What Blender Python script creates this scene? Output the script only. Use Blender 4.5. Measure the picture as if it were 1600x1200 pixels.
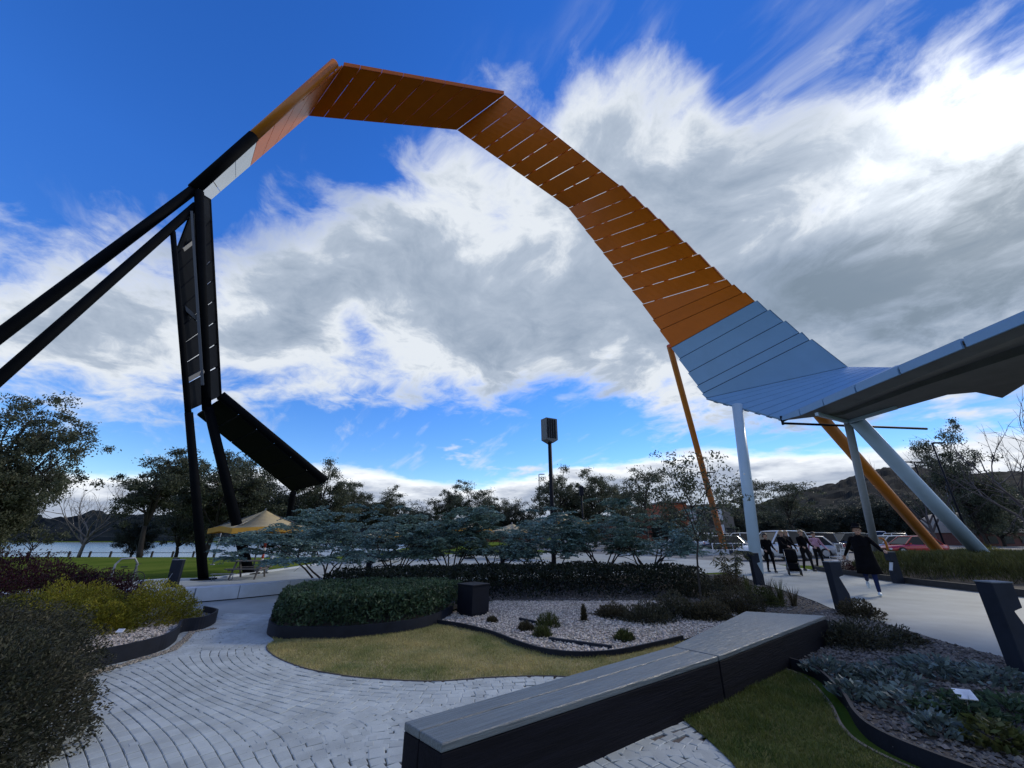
import bpy, math, random
import numpy as np
from mathutils import Vector, Matrix, Quaternion
for _o in list(bpy.data.objects): bpy.data.objects.remove(_o)
SC = bpy.context.scene; COL = SC.collection
R = math.radians
# ------------------------------------------------------------------ camera
FPX = 610.0; HCAM = 1.6
PITCH = math.atan((835-600)/FPX); CP, SP = math.cos(PITCH), math.sin(PITCH)
cam_d = bpy.data.cameras.new('camera'); cam = bpy.data.objects.new('camera', cam_d); COL.objects.link(cam)
cam.location = (0, 0, HCAM); cam.rotation_euler = (R(90)+PITCH, 0, 0)
cam_d.sensor_width = 36; cam_d.lens = FPX/1600*36; cam_d.clip_start = 0.05; cam_d.clip_end = 6000
SC.camera = cam
SC.render.resolution_x = 1024; SC.render.resolution_y = 768
SC.view_settings.view_transform = 'Standard'; SC.view_settings.look = 'None'
SC.view_settings.exposure = 0.35; SC.view_settings.gamma = 1.0; SC.view_settings.use_curve_mapping = False
try:
    SC.cycles.use_denoising = True; SC.cycles.max_bounces = 6; SC.cycles.transparent_max_bounces = 8
    SC.cycles.caustics_reflective = False; SC.cycles.caustics_refractive = False
except Exception: pass
def ray(px, py):
    u = (px-800)/FPX; v = (600-py)/FPX
    return u, CP-v*SP, v*CP+SP
def P(px, py, D):                      # the point seen at this pixel at forward distance D
    x, y, z = ray(px, py); return Vector((x/y*D, D, HCAM+z/y*D))
def G(px, py, z=0.0):                  # the point seen at this pixel on level ground z
    x, y, dz = ray(px, py); D = (z-HCAM)/dz*y; return Vector((x/y*D, D, z))
def AE(px, py):                        # azimuth, elevation
    x, y, z = ray(px, py); return math.atan2(x, y), math.atan2(z, math.hypot(x, y))
# ------------------------------------------------------------------ sun and sky
SUN_AZ, SUN_EL = AE(1590, 225)
sun_d = bpy.data.lights.new('sun', 'SUN'); sun_d.energy = 1.5; sun_d.angle = R(10); sun_d.color = (1.0, 0.92, 0.79)
sun = bpy.data.objects.new('sun', sun_d); COL.objects.link(sun)
SUND = Vector((math.sin(SUN_AZ)*math.cos(SUN_EL), math.cos(SUN_AZ)*math.cos(SUN_EL), math.sin(SUN_EL)))
sun.rotation_euler = SUND.to_track_quat('Z', 'Y').to_euler(); sun.location = (40, 30, 60)
world = bpy.data.worlds.new('World'); SC.world = world; world.use_nodes = True
class NT:
    def __init__(s, nt): s.nt = nt
    def n(s, t, **k):
        q = s.nt.nodes.new(t)
        for a, b in k.items(): setattr(q, a, b)
        return q
    def put(s, sock, v):
        if v is None: return
        if isinstance(v, bpy.types.NodeSocket): s.nt.links.new(v, sock)
        else: sock.default_value = v
    def m(s, op, a, b=None, c=None, clamp=False):
        q = s.n('ShaderNodeMath', operation=op, use_clamp=clamp)
        s.put(q.inputs[0], a); s.put(q.inputs[1], b)
        if c is not None: s.put(q.inputs[2], c)
        return q.outputs[0]
    def vm(s, op, a, b=None, scale=None):
        q = s.n('ShaderNodeVectorMath', operation=op)
        s.put(q.inputs[0], a); s.put(q.inputs[1], b)
        if scale is not None: s.put(q.inputs['Scale'], scale)
        return q.outputs['Value'] if op in ('DOT_PRODUCT', 'LENGTH', 'DISTANCE') else q.outputs[0]
    def xyz(s, v):
        q = s.n('ShaderNodeSeparateXYZ'); s.put(q.inputs[0], v); return q.outputs
    def comb(s, x, y, z):
        q = s.n('ShaderNodeCombineXYZ')
        for i, w in enumerate((x, y, z)): s.put(q.inputs[i], w)
        return q.outputs[0]
    def mr(s, v, a, b, c=0.0, d=1.0, kind='SMOOTHSTEP'):
        q = s.n('ShaderNodeMapRange', interpolation_type=kind)
        for i, w in enumerate((v, a, b, c, d)): s.put(q.inputs[i], w)
        return q.outputs[0]
    def noise(s, vec, scale, detail=4, rough=.5, lac=2.0, dist=0.0):
        q = s.n('ShaderNodeTexNoise'); s.put(q.inputs['Vector'], vec); s.put(q.inputs['Scale'], scale)
        s.put(q.inputs['Detail'], detail); s.put(q.inputs['Roughness'], rough); s.put(q.inputs['Lacunarity'], lac)
        s.put(q.inputs['Distortion'], dist)
        return q.outputs['Fac']
    def mix(s, f, a, b):
        q = s.n('ShaderNodeMix', data_type='RGBA'); s.put(q.inputs['Factor'], f)
        s.put(q.inputs['A'], a); s.put(q.inputs['B'], b)
        for t in q.inputs:
            if t.type == 'RGBA' and t.name == 'A': s.put(t, a)
            if t.type == 'RGBA' and t.name == 'B': s.put(t, b)
        return [o for o in q.outputs if o.type == 'RGBA'][0]
    def ramp(s, f, stops):
        q = s.n('ShaderNodeValToRGB'); s.put(q.inputs[0], f); e = q.color_ramp.elements
        while len(e) < len(stops): e.new(.5)
        for el, (p, c) in zip(e, stops): el.position = p; el.color = (*c, 1) if len(c) == 3 else c
        return q.outputs[0]
    def curve(s, f, pts):
        q = s.n('ShaderNodeFloatCurve'); c = q.mapping.curves[0]; pts = sorted(pts)
        c.points[0].location = pts[0]; c.points[1].location = pts[-1]
        for a in pts[1:-1]: c.points.new(*a)
        for p in c.points: p.handle_type = 'AUTO'
        q.mapping.update(); s.put(q.inputs['Value'], f); return q.outputs[0]
def build_sky():
    w = NT(world.node_tree); world.node_tree.nodes.clear()
    out = w.n('ShaderNodeOutputWorld'); bg = w.n('ShaderNodeBackground'); bg.inputs[1].default_value = SKY_STRENGTH
    sky = w.n('ShaderNodeTexSky', sky_type='NISHITA', sun_disc=False)
    sky.sun_elevation = SUN_EL; sky.sun_rotation = SUN_AZ; sky.altitude = 600; sky.air_density = 1.0; sky.dust_density = 0.02; sky.ozone_density = 2.2
    hsv = w.n('ShaderNodeHueSaturation'); w.put(hsv.inputs['Color'], sky.outputs[0]); hsv.inputs['Saturation'].default_value = 1.30; hsv.inputs['Value'].default_value = 2.0; hsv.inputs['Hue'].default_value = .510; gm = w.n('ShaderNodeGamma'); gm.inputs[1].default_value = 1.22; w.nt.links.new(hsv.outputs[0], gm.inputs[0])
    d = w.n('ShaderNodeTexCoord').outputs['Generated']; d = w.vm('NORMALIZE', d)
    x, y, z = w.xyz(d)
    el = w.m('MULTIPLY', w.m('ARCSINE', z), 2/math.pi)             # 0..1 for 0..90 degrees
    az = w.m('ADD', w.m('MULTIPLY', w.m('ARCTAN2', x, y), 1/(2*math.pi)), .5)
    def line(pts, back):
        L = [(a/(2*math.pi)+.5, e/(math.pi/2)) for a, e in (AE(*p) for p in pts)]
        L = sorted(L); return [(0, back), (.12, back), (.25, .5*back+.5*L[0][1])]+L+[(.76, .5*back+.5*L[-1][1]), (.9, back), (1, back)]
    top = w.curve(az, line([(0, 400), (130, 372), (270, 425), (350, 380), (450, 345), (560, 325), (650, 280), (720, 215), (860, 195), (910, 120), (1040, 90), (1140, 160), (1240, 150), (1330, 95), (1480, 45), (1600, 25)], .48))
    bot = w.curve(az, line([(0, 615), (230, 640), (420, 632), (620, 620), (800, 625), (870, 600), (960, 600), (1010, 650), (1150, 668), (1300, 650), (1450, 645), (1600, 640)], .14))
    low = w.curve(az, line([(0, 738), (90, 733), (300, 737), (450, 727), (560, 727), (640, 742), (720, 755), (820, 742), (900, 724), (1000, 716), (1100, 699), (1200, 704), (1300, 702), (1500, 682), (1600, 672)], .085))
    pl = w.vm('SCALE', d, scale=w.m('DIVIDE', 1.0, w.m('ADD', w.m('MAXIMUM', z, 0.0), .22)))
    px, py, _ = w.xyz(pl)
    # fibres run from lower left to upper right on the right side, so stretch the fine noise
    warp = w.noise(pl, 2.2, 3, .5)
    wv = w.vm('ADD', pl, w.vm('SCALE', w.comb(warp, w.m('SUBTRACT', 1.0, warp), .3), scale=.35))
    n1 = w.noise(wv, 2.9, 8, .63)
    qx, qy, qz = w.xyz(wv)
    st = w.comb(w.m('ADD', w.m('MULTIPLY', qx, 5.5), w.m('MULTIPLY', qy, 3.2)), w.m('SUBTRACT', w.m('MULTIPLY', qy, 1.6), w.m('MULTIPLY', qx, 1.0)), 3.0)
    n2 = w.noise(st, 1.15, 6, .58)
    n3 = w.noise(w.vm('ADD', pl, (4.3, 1.7, 0)), 1.35, 4, .55)
    nn = w.m('ADD', w.m('MULTIPLY', w.m('SUBTRACT', n1, .5), .40), w.m('MULTIPLY', w.m('SUBTRACT', n2, .5), w.mr(az, .46, .58, .06, .16)))
    dtop = w.m('SUBTRACT', top, el); dbot = w.m('SUBTRACT', el, bot)
    ins = w.m('MINIMUM', dtop, w.m('MULTIPLY', dbot, 1.6))
    v = w.m('ADD', ins, nn)
    # hole of blue sky inside the bank
    def blob(p, r):
        a, e = AE(*p); c = (math.sin(a)*math.cos(e), math.cos(a)*math.cos(e), math.sin(e))
        dist = w.vm('DISTANCE', d, c)
        return w.m('POWER', 2.718, w.m('MULTIPLY', w.m('MULTIPLY', dist, dist), -1/(r*r)))
    v = w.m('SUBTRACT', v, w.m('MULTIPLY', blob((560, 512), .075), .13))
    v = w.m('ADD', v, w.m('MULTIPLY', blob((640, 330), .16), .04))
    m1 = w.mr(v, -.04, .075)
    # thin fibres above the bank
    fib = w.m('MULTIPLY', w.mr(n2, .52, .80), w.mr(w.m('ADD', dtop, w.m('MULTIPLY', w.m('SUBTRACT', n3, .5), .35)), -.17, .03))
    m1 = w.m('MAXIMUM', m1, w.m('MULTIPLY', fib, .55))
    # small separate cumulus under the bank
    n4 = w.noise(w.comb(w.m('MULTIPLY', az, 34.0), w.m('MULTIPLY', el, 22.0), 2.3), 1.0, 5, .55)
    band = w.m('MULTIPLY', w.mr(el, .055, .09), w.mr(el, .24, .16))
    m3 = w.m('MULTIPLY', w.mr(n4, .585, .70), band)
    # low bank
    n5 = w.noise(w.comb(w.m('MULTIPLY', az, 60.0), w.m('MULTIPLY', el, 55.0), 7.0), 1.0, 5, .55)
    vl = w.m('ADD', w.m('SUBTRACT', low, el), w.m('MULTIPLY', w.m('SUBTRACT', n5, .5), .036))
    m2 = w.mr(vl, -.002, .012)
    # shading
    sd = w.vm('DOT_PRODUCT', d, tuple(SUND)); ang = w.m('ARCCOSINE', w.m('MINIMUM', sd, .99999))
    g1 = w.m('POWER', 2.718, w.m('MULTIPLY', w.m('MULTIPLY', ang, ang), -1/(.15**2)))
    g2 = w.m('POWER', 2.718, w.m('MULTIPLY', w.m('MULTIPLY', ang, ang), -1/(.62**2)))
    thick = w.mr(v, .0, .24)
    dens = w.m('ADD', w.m('MULTIPLY', thick, .62), w.m('ADD', w.m('MULTIPLY', blob((1400, 430), .32), .72), w.m('MULTIPLY', w.m('SUBTRACT', n3, .5), 1.15)))
    dens = w.m('ADD', dens, w.m('MULTIPLY', w.m('SUBTRACT', n1, .5), 1.35))
    lite = w.m('SUBTRACT', 1.06, w.mr(dens, .0, 1.35, kind='LINEAR'))
    lite = w.m('ADD', lite, w.m('MULTIPLY', g2, .22))
    ccol = w.ramp(lite, [(0, (1.1, 1.5, 2.0)), (.2, (1.55, 2.05, 2.65)), (.45, (2.35, 2.95, 3.85)), (.78, (3.6, 4.2, 5.1)), (1, (6.2, 6.6, 7.1))])
    gl = w.n('ShaderNodeMix', data_type='RGBA', blend_type='ADD')
    rg = [i for i in gl.inputs if i.type == 'RGBA']; gl.inputs['Factor'].default_value = 1.0
    w.put(rg[0], ccol); w.put(rg[1], w.vm('SCALE', (9.0, 8.9, 8.4), scale=w.m('MULTIPLY', g1, w.mr(dens, 1.7, .5))))
    ccol = [o for o in gl.outputs if o.type == 'RGBA'][0]
    depth = w.m('SUBTRACT', low, el)
    lcol = w.ramp(w.m('ADD', w.m('MULTIPLY', w.mr(depth, .0, .060, kind='LINEAR'), .85), w.m('MULTIPLY', w.m('SUBTRACT', n5, .5), 1.5)), [(0, (9.2, 9.4, 9.6)), (.25, (6.6, 7.0, 7.6)), (.6, (3.0, 3.5, 4.5)), (1, (4.4, 5.0, 5.9))])
    blue = w.vm('SCALE', gm.outputs[0], scale=w.mr(el, .02, .42, .37, .72, kind='LINEAR'))
    blue = w.vm('SCALE', blue, scale=w.m('SUBTRACT', 1.0, w.m('MULTIPLY', g2, .56)))
    c = w.mix(m2, blue, lcol)
    c = w.mix(m3, c, (6.2, 6.6, 7.2, 1))
    c = w.mix(m1, c, ccol)
    w.put(bg.inputs[0], c); w.nt.links.new(bg.outputs[0], out.inputs[0])
SKY_STRENGTH = 0.1
world.cycles.sampling_method = 'MANUAL'; world.cycles.sample_map_resolution = 256
build_sky()
# ------------------------------------------------------------------ helpers
rng = np.random.default_rng(7); random.seed(7)
MATS = {}
def mat(name, col, rough=.7, metal=0.0, var=.25, scale=8.0, bump=0.0, bscale=40.0, col2=None, spec=.5, coat=0.0, island=0.0, trans=0.0, stretch=None):
    """principled surface; colour wanders between darker and lighter by noise in object space"""
    if name in MATS: return MATS[name]
    m = bpy.data.materials.new(name); m.use_nodes = True; t = NT(m.node_tree); b = m.node_tree.nodes['Principled BSDF']
    pos = t.n('ShaderNodeNewGeometry')
    co = pos.outputs['Position']
    if stretch: 
        tc = t.n('ShaderNodeTexCoord'); mp = t.n('ShaderNodeMapping', vector_type='TEXTURE'); t.put(mp.inputs[0], tc.outputs['Object']); mp.inputs['Scale'].default_value = stretch[0]; mp.inputs['Rotation'].default_value = (0, 0, stretch[1]); co = mp.outputs[0]
    f = t.noise(co, scale, 5, .6)
    lo = tuple(c*(1-var) for c in col); hi = col2 if col2 else tuple(min(1, c*(1+var)) for c in col)
    f = t.mr(f, .3, .7, kind='LINEAR')
    c = t.mix(f, (*lo, 1), (*hi, 1))
    if island:
        oi = t.n('ShaderNodeObjectInfo').outputs['Random']
        r = t.m('FRACT', t.m('ADD', pos.outputs['Random Per Island'], oi))
        k = t.m('ADD', 1-island, t.m('MULTIPLY', r, 2*island))
        hs = t.n('ShaderNodeHueSaturation'); t.put(hs.inputs['Color'], c); t.put(hs.inputs['Value'], k)
        t.put(hs.inputs['Hue'], t.m('ADD', .5-.02*min(1, island*2), t.m('MULTIPLY', t.m('FRACT', t.m('MULTIPLY', r, 7.31)), .04*min(1, island*2))))
        c = hs.outputs[0]
    t.put(b.inputs['Base Color'], c); b.inputs['Roughness'].default_value = rough; b.inputs['Metallic'].default_value = metal
    b.inputs['Specular IOR Level'].default_value = spec
    if coat: b.inputs['Coat Weight'].default_value = coat; b.inputs['Coat Roughness'].default_value = .12
    if bump:
        bp = t.n('ShaderNodeBump'); bp.inputs['Strength'].default_value = bump; bp.inputs['Distance'].default_value = .02
        t.put(bp.inputs['Height'], t.noise(co, bscale, 4, .6)); t.put(b.inputs['Normal'], bp.outputs[0])
    if trans:
        tr = t.n('ShaderNodeBsdfTranslucent'); t.put(tr.inputs[0], c); mx = t.n('ShaderNodeMixShader'); mx.inputs[0].default_value = trans
        o = m.node_tree.nodes['Material Output']
        t.nt.links.new(b.outputs[0], mx.inputs[1]); t.nt.links.new(tr.outputs[0], mx.inputs[2]); t.nt.links.new(mx.outputs[0], o.inputs[0])
    MATS[name] = m; return m
def tag(o, label=None, cat=None, group=None, kind=None):
    if label: o['label'] = label
    if cat: o['category'] = cat
    if group: o['group'] = group
    if kind: o['kind'] = kind
    return o
def link(name, data, parent=None):
    o = bpy.data.objects.new(name, data); COL.objects.link(o)
    if parent: o.parent = parent
    return o
def empty(name, loc=(0, 0, 0), rz=0.0):
    o = link(name, None); o.location = loc; o.rotation_euler = (0, 0, rz); o.empty_display_size = .2; return o
class MB:
    """collects shapes; build() links them as one mesh object"""
    def __init__(s): s.v = []; s.f = []; s.sm = []
    def add(s, vs, fs, smooth=False):
        k = len(s.v); s.v += [tuple(v) for v in vs]; s.f += [tuple(i+k for i in f) for f in fs]; s.sm += [smooth]*len(fs); return s
    def hexa(s, b, t):      # four bottom, four top corners
        return s.add(list(b)+list(t), [(3, 2, 1, 0), (4, 5, 6, 7), (0, 1, 5, 4), (1, 2, 6, 5), (2, 3, 7, 6), (3, 0, 4, 7)])
    def box(s, c, d, rz=0.0, M=None):
        hx, hy, hz = d[0]/2, d[1]/2, d[2]/2; ca, sa = math.cos(rz), math.sin(rz)
        q = [(-hx, -hy), (hx, -hy), (hx, hy), (-hx, hy)]
        pt = lambda x, y, z: (c[0]+x*ca-y*sa, c[1]+x*sa+y*ca, c[2]+z)
        b = [pt(x, y, -hz) for x, y in q]; t = [pt(x, y, hz) for x, y in q]
        if M: b = [M @ Vector(v) for v in b]; t = [M @ Vector(v) for v in t]
        return s.hexa(b, t)
    def bar(s, p, q, w, h, up=(0, 0, 1)):   # rectangular bar from p to q
        p, q = Vector(p), Vector(q); d = (q-p).normalized(); a = d.cross(Vector(up))
        if a.length < 1e-4: a = d.cross(Vector((1, 0, 0)))
        a.normalize(); b = a.cross(d).normalized(); a *= w/2; b *= h/2
        return s.hexa([p-a-b, p+a-b, p+a+b, p-a+b], [q-a-b, q+a-b, q+a+b, q-a+b])
    def tube(s, pts, r, n=10, cap=True, smooth=True):
        pts = [Vector(p) for p in pts]; rs = r if isinstance(r, (list, tuple)) else [r]*len(pts)
        k = len(s.v); prev = None
        for i, p in enumerate(pts):
            d = (pts[min(i+1, len(pts)-1)]-pts[max(i-1, 0)]).normalized()
            if prev is None: a = d.orthogonal().normalized()
            else:
                a = prev-d*prev.dot(d); a = a.normalized() if a.length > 1e-6 else d.orthogonal().normalized()
            prev = a; b = d.cross(a)
            for j in range(n):
                t = 2*math.pi*j/n; s.v.append(tuple(p+(a*math.cos(t)+b*math.sin(t))*rs[i]))
        for i in range(len(pts)-1):
            for j in range(n):
                s.f.append((k+i*n+j, k+i*n+(j+1) % n, k+(i+1)*n+(j+1) % n, k+(i+1)*n+j)); s.sm.append(smooth)
        if cap:
            s.f.append(tuple(k+j for j in reversed(range(n)))); s.sm.append(False)
            e = k+(len(pts)-1)*n; s.f.append(tuple(e+j for j in range(n))); s.sm.append(False)
        return s
    def prism(s, poly, z0, z1):             # polygon in plan, extruded
        n = len(poly); b = [(x, y, z0) for x, y in poly]; t = [(x, y, z1) for x, y in poly]
        return s.add(b+t, [tuple(reversed(range(n))), tuple(range(n, 2*n))]+[(i, (i+1) % n, n+(i+1) % n, n+i) for i in range(n)])
    def slab(s, poly, off):                 # polygon in space, given thickness along off
        n = len(poly); poly = [Vector(p) for p in poly]; off = Vector(off)
        return s.add(poly+[p+off for p in poly], [tuple(reversed(range(n))), tuple(range(n, 2*n))]+[(i, (i+1) % n, n+(i+1) % n, n+i) for i in range(n)])
    def shift(s, off):
        s.v = [tuple(Vector(v)+off) for v in s.v]; return s
    def twist(s, a, b, c, d, off, n=10):     # thin panel on a twisted quad, smooth across its width
        k = len(s.v); off = Vector(off)
        for o in (Vector(), off):
            for i in range(n+1):
                t = i/n; s.v.append(tuple(a.lerp(b, t)+o)); s.v.append(tuple(d.lerp(c, t)+o))
        m = 2*(n+1)
        for i in range(n):
            j = k+2*i; s.f += [(j, j+1, j+3, j+2), (m+j, m+j+2, m+j+3, m+j+1)]; s.sm += [False, False]
            s.f += [(j, j+2, m+j+2, m+j), (j+1, m+j+1, m+j+3, j+3)]; s.sm += [False, False]
        e = k+2*n; s.f += [(k, m+k, m+k+1, k+1), (e, e+1, m+e+1, m+e)]; s.sm += [False, False]; return s
    def ball(s, c, r, nu=10, nv=7):
        rx, ry, rz = r if isinstance(r, (list, tuple)) else (r, r, r); vs = []; fs = []
        for i in range(nv+1):
            th = math.pi*i/nv
            for j in range(nu):
                ph = 2*math.pi*j/nu; vs.append((c[0]+rx*math.sin(th)*math.cos(ph), c[1]+ry*math.sin(th)*math.sin(ph), c[2]+rz*math.cos(th)))
        for i in range(nv):
            for j in range(nu): fs.append((i*nu+j, (i+1)*nu+j, (i+1)*nu+(j+1) % nu, i*nu+(j+1) % nu))
        return s.add(vs, fs, True)
    def lathe(s, prof, c=(0, 0, 0), n=16):
        vs = []; fs = []
        for r, z in prof:
            for j in range(n): t = 2*math.pi*j/n; vs.append((c[0]+r*math.cos(t), c[1]+r*math.sin(t), c[2]+z))
        for i in range(len(prof)-1):
            for j in range(n): fs.append((i*n+j, i*n+(j+1) % n, (i+1)*n+(j+1) % n, (i+1)*n+j))
        return s.add(vs, fs, True)
    def mesh(s, name):
        me = bpy.data.meshes.new(name); me.from_pydata(s.v, [], s.f)
        me.polygons.foreach_set('use_smooth', s.sm); me.update(); return me
    def build(s, name, m, parent=None):
        me = s.mesh(name)
        for x in (m if isinstance(m, (list, tuple)) else [m]): me.materials.append(x)
        return link(name, me, parent)
def npmesh(name, V, F, m, parent=None, smooth=False):
    V = np.asarray(V, np.float32); F = np.asarray(F, np.int32); me = bpy.data.meshes.new(name)
    me.vertices.add(len(V)); me.vertices.foreach_set('co', V.ravel())
    k = F.shape[1]; me.loops.add(F.size); me.loops.foreach_set('vertex_index', F.ravel())
    me.polygons.add(len(F)); me.polygons.foreach_set('loop_start', np.arange(0, F.size, k, dtype=np.int32))
    me.polygons.foreach_set('loop_total', np.full(len(F), k, np.int32)); me.polygons.foreach_set('use_smooth', np.full(len(F), smooth))
    me.update(); me.validate(); me.materials.append(m); return link(name, me, parent)
def copy_tree(o, parent=None):
    c = o.copy(); COL.objects.link(c); c.parent = parent
    for ch in list(o.children): copy_tree(ch, c)
    return c
def smooth(pts, n=8, closed=False):          # Catmull-Rom through plan points
    pts = [Vector((p[0], p[1], p[2] if len(p) > 2 else 0)) for p in pts]; N = len(pts); out = []
    for i in range(N if closed else N-1):
        g = lambda k: pts[k % N] if closed else pts[max(0, min(N-1, k))]
        a, b, c, d = g(i-1), g(i), g(i+1), g(i+2)
        for j in range(n):
            t = j/n; out.append(.5*((2*b)+(c-a)*t+(2*a-5*b+4*c-d)*t*t+(3*b-a-3*c+d)*t**3))
    if not closed: out.append(pts[-1])
    return out
def inside(poly, X, Y):
    X = np.asarray(X); Y = np.asarray(Y); r = np.zeros(X.shape, bool); n = len(poly)
    for i in range(n):
        x0, y0 = poly[i][:2]; x1, y1 = poly[(i+1) % n][:2]
        c = (y0 > Y) != (y1 > Y)
        with np.errstate(divide='ignore', invalid='ignore'): r ^= c & (X < (x1-x0)*(Y-y0)/((y1-y0) or 1e-9)+x0)
    return r
def sheet(name, pts, z, m, kind='structure'):
    b = MB(); b.add([(p[0], p[1], z) for p in pts], [tuple(range(len(pts)))]); o = b.build(name, m)
    if o.data.polygons[0].normal.z < 0: o.data.flip_normals()
    return tag(o, kind=kind)
def ribbon(name, pts, h, th, m, parent=None, z0=0.0):   # low upright strip along a plan curve
    b = MB(); L = []; Rr = []
    for i, p in enumerate(pts):
        d = (pts[min(i+1, len(pts)-1)]-pts[max(i-1, 0)]); d.z = 0; d.normalize(); n = Vector((-d.y, d.x, 0))*th/2
        L.append(p+n); Rr.append(p-n)
    N = len(pts); vs = []
    hh = h if isinstance(h, (list, tuple)) else [h]*N
    for i in range(N): vs += [(L[i].x, L[i].y, z0), (Rr[i].x, Rr[i].y, z0), (Rr[i].x, Rr[i].y, z0+hh[i]), (L[i].x, L[i].y, z0+hh[i])]
    fs = [(0, 1, 2, 3), tuple(4*(N-1)+k for k in (3, 2, 1, 0))]
    for i in range(N-1):
        for k in range(4): fs.append((4*i+k, 4*i+4+k, 4*i+4+(k+1) % 4, 4*i+(k+1) % 4))
    b.add(vs, fs); return b.build(name, m, parent)
def sm(a, b, x):
    t = np.clip((np.asarray(x, float)-a)/(b-a), 0, 1); return t*t*(3-2*t)
def vnoise(x, y, s, seed=0):                  # cheap smooth value noise
    x = np.asarray(x, float)/s; y = np.asarray(y, float)/s; xi = np.floor(x); yi = np.floor(y); fx = x-xi; fy = y-yi
    fx = fx*fx*(3-2*fx); fy = fy*fy*(3-2*fy)
    h = lambda a, b: np.modf(np.abs(np.sin(a*127.1+b*311.7+seed*74.7)*43758.5453))[0]
    return (h(xi, yi)*(1-fx)+h(xi+1, yi)*fx)*(1-fy)+(h(xi, yi+1)*(1-fx)+h(xi+1, yi+1)*fx)*fy
# ------------------------------------------------------------------ materials
M_GRASS = mat('grass_ground', (.075, .135, .020), .98, col2=(.14, .175, .035), scale=.35, spec=.0, bump=.5, bscale=60)
M_CONC = mat('concrete_paving', (.315, .34, .328), .62, var=.2, scale=.9, bump=.12, bscale=120)
M_ASPH = mat('asphalt', (.13, .135, .14), .75, var=.2, scale=.6, bump=.2, bscale=90)
M_WALL = mat('pale_concrete', (.50, .55, .61), .7, var=.12, scale=2.5, bump=.1)
M_JOINT = mat('paver_joint', (.10, .085, .075), .95, var=.3, scale=30)
M_PAVER = mat('granite_paver', (.395, .432, .425), .62, var=.2, scale=2.4, bump=.25, bscale=160, island=.10)
M_STEEL = mat('dark_edging', (.012, .015, .024), .6, var=.25, scale=6, spec=.2)
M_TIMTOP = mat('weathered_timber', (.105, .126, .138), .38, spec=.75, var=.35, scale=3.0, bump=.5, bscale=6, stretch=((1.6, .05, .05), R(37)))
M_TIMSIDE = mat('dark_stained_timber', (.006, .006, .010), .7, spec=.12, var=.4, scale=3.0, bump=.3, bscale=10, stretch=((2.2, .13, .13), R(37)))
M_DRY = mat('dry_lawn_soil', (.21, .225, .10), .95, col2=(.44, .35, .18), scale=2.2, bump=.6, bscale=70, spec=.1)
M_GRAVEL = mat('gravel_bed', (.27, .24, .205), .9, var=.45, scale=55, bump=.9, bscale=75)
M_STONE = mat('gravel_stone', (.50, .43, .35), .8, var=.2, scale=30, island=.42)
M_MULCH = mat('brown_mulch', (.060, .050, .040), .95, col2=(.13, .11, .09), scale=30, bump=.9, bscale=60)
M_DARK = mat('dark_powdercoat', (.007, .009, .016), .6, spec=.15, var=.2, scale=4)
M_BOLL = mat('bollard_steel', (.014, .019, .032), .55, spec=.2, var=.2, scale=5)
M_PLATE = mat('pale_plate', (.5, .55, .62), .5, var=.1)
M_WATER = mat('lake_water', (.10, .14, .18), .22, var=.1, scale=.02, bump=.6, bscale=.9, spec=.6)
M_HILL = mat('forested_hill', (.009, .013, .016), .95, col2=(.017, .023, .025), scale=.03, spec=.05)  # bluish base colour stands in for distance haze
# ------------------------------------------------------------------ terrain
def gz(x, y):
    x = np.asarray(x, float); y = np.asarray(y, float)
    g = -2.2*sm(24, 80, y)*sm(-8, -26, x-.15*(y-24))
    lake = sm(76, 81, y+.06*(x+60))*sm(236, 228, y)*sm(-26, -34, x+.12*(y-80))
    return g*(1-lake)+(-4.6)*lake
xs = np.unique(np.concatenate([np.linspace(-2600, -200, 26), np.linspace(-200, -60, 36), np.linspace(-60, 40, 76), np.linspace(40, 200, 30), np.linspace(200, 2600, 26)]))
ys = np.unique(np.concatenate([np.linspace(-600, -20, 12), np.linspace(-20, 60, 50), np.linspace(60, 100, 41), np.linspace(100, 250, 60), np.linspace(250, 3500, 40)]))
X, Y = np.meshgrid(xs, ys); Z = gz(X, Y)
V = np.stack([X, Y, Z], -1).reshape(-1, 3); ny, nx = X.shape; idx = np.arange(ny*nx).reshape(ny, nx)
F = np.stack([idx[:-1, :-1], idx[:-1, 1:], idx[1:, 1:], idx[1:, :-1]], -1).reshape(-1, 4)
tag(npmesh('ground', V, F, M_GRASS, smooth=True), kind='structure')
sheet('lake', [(-900, 60), (-26, 60), (-26, 245), (-900, 245)], -2.5, M_WATER)
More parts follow.
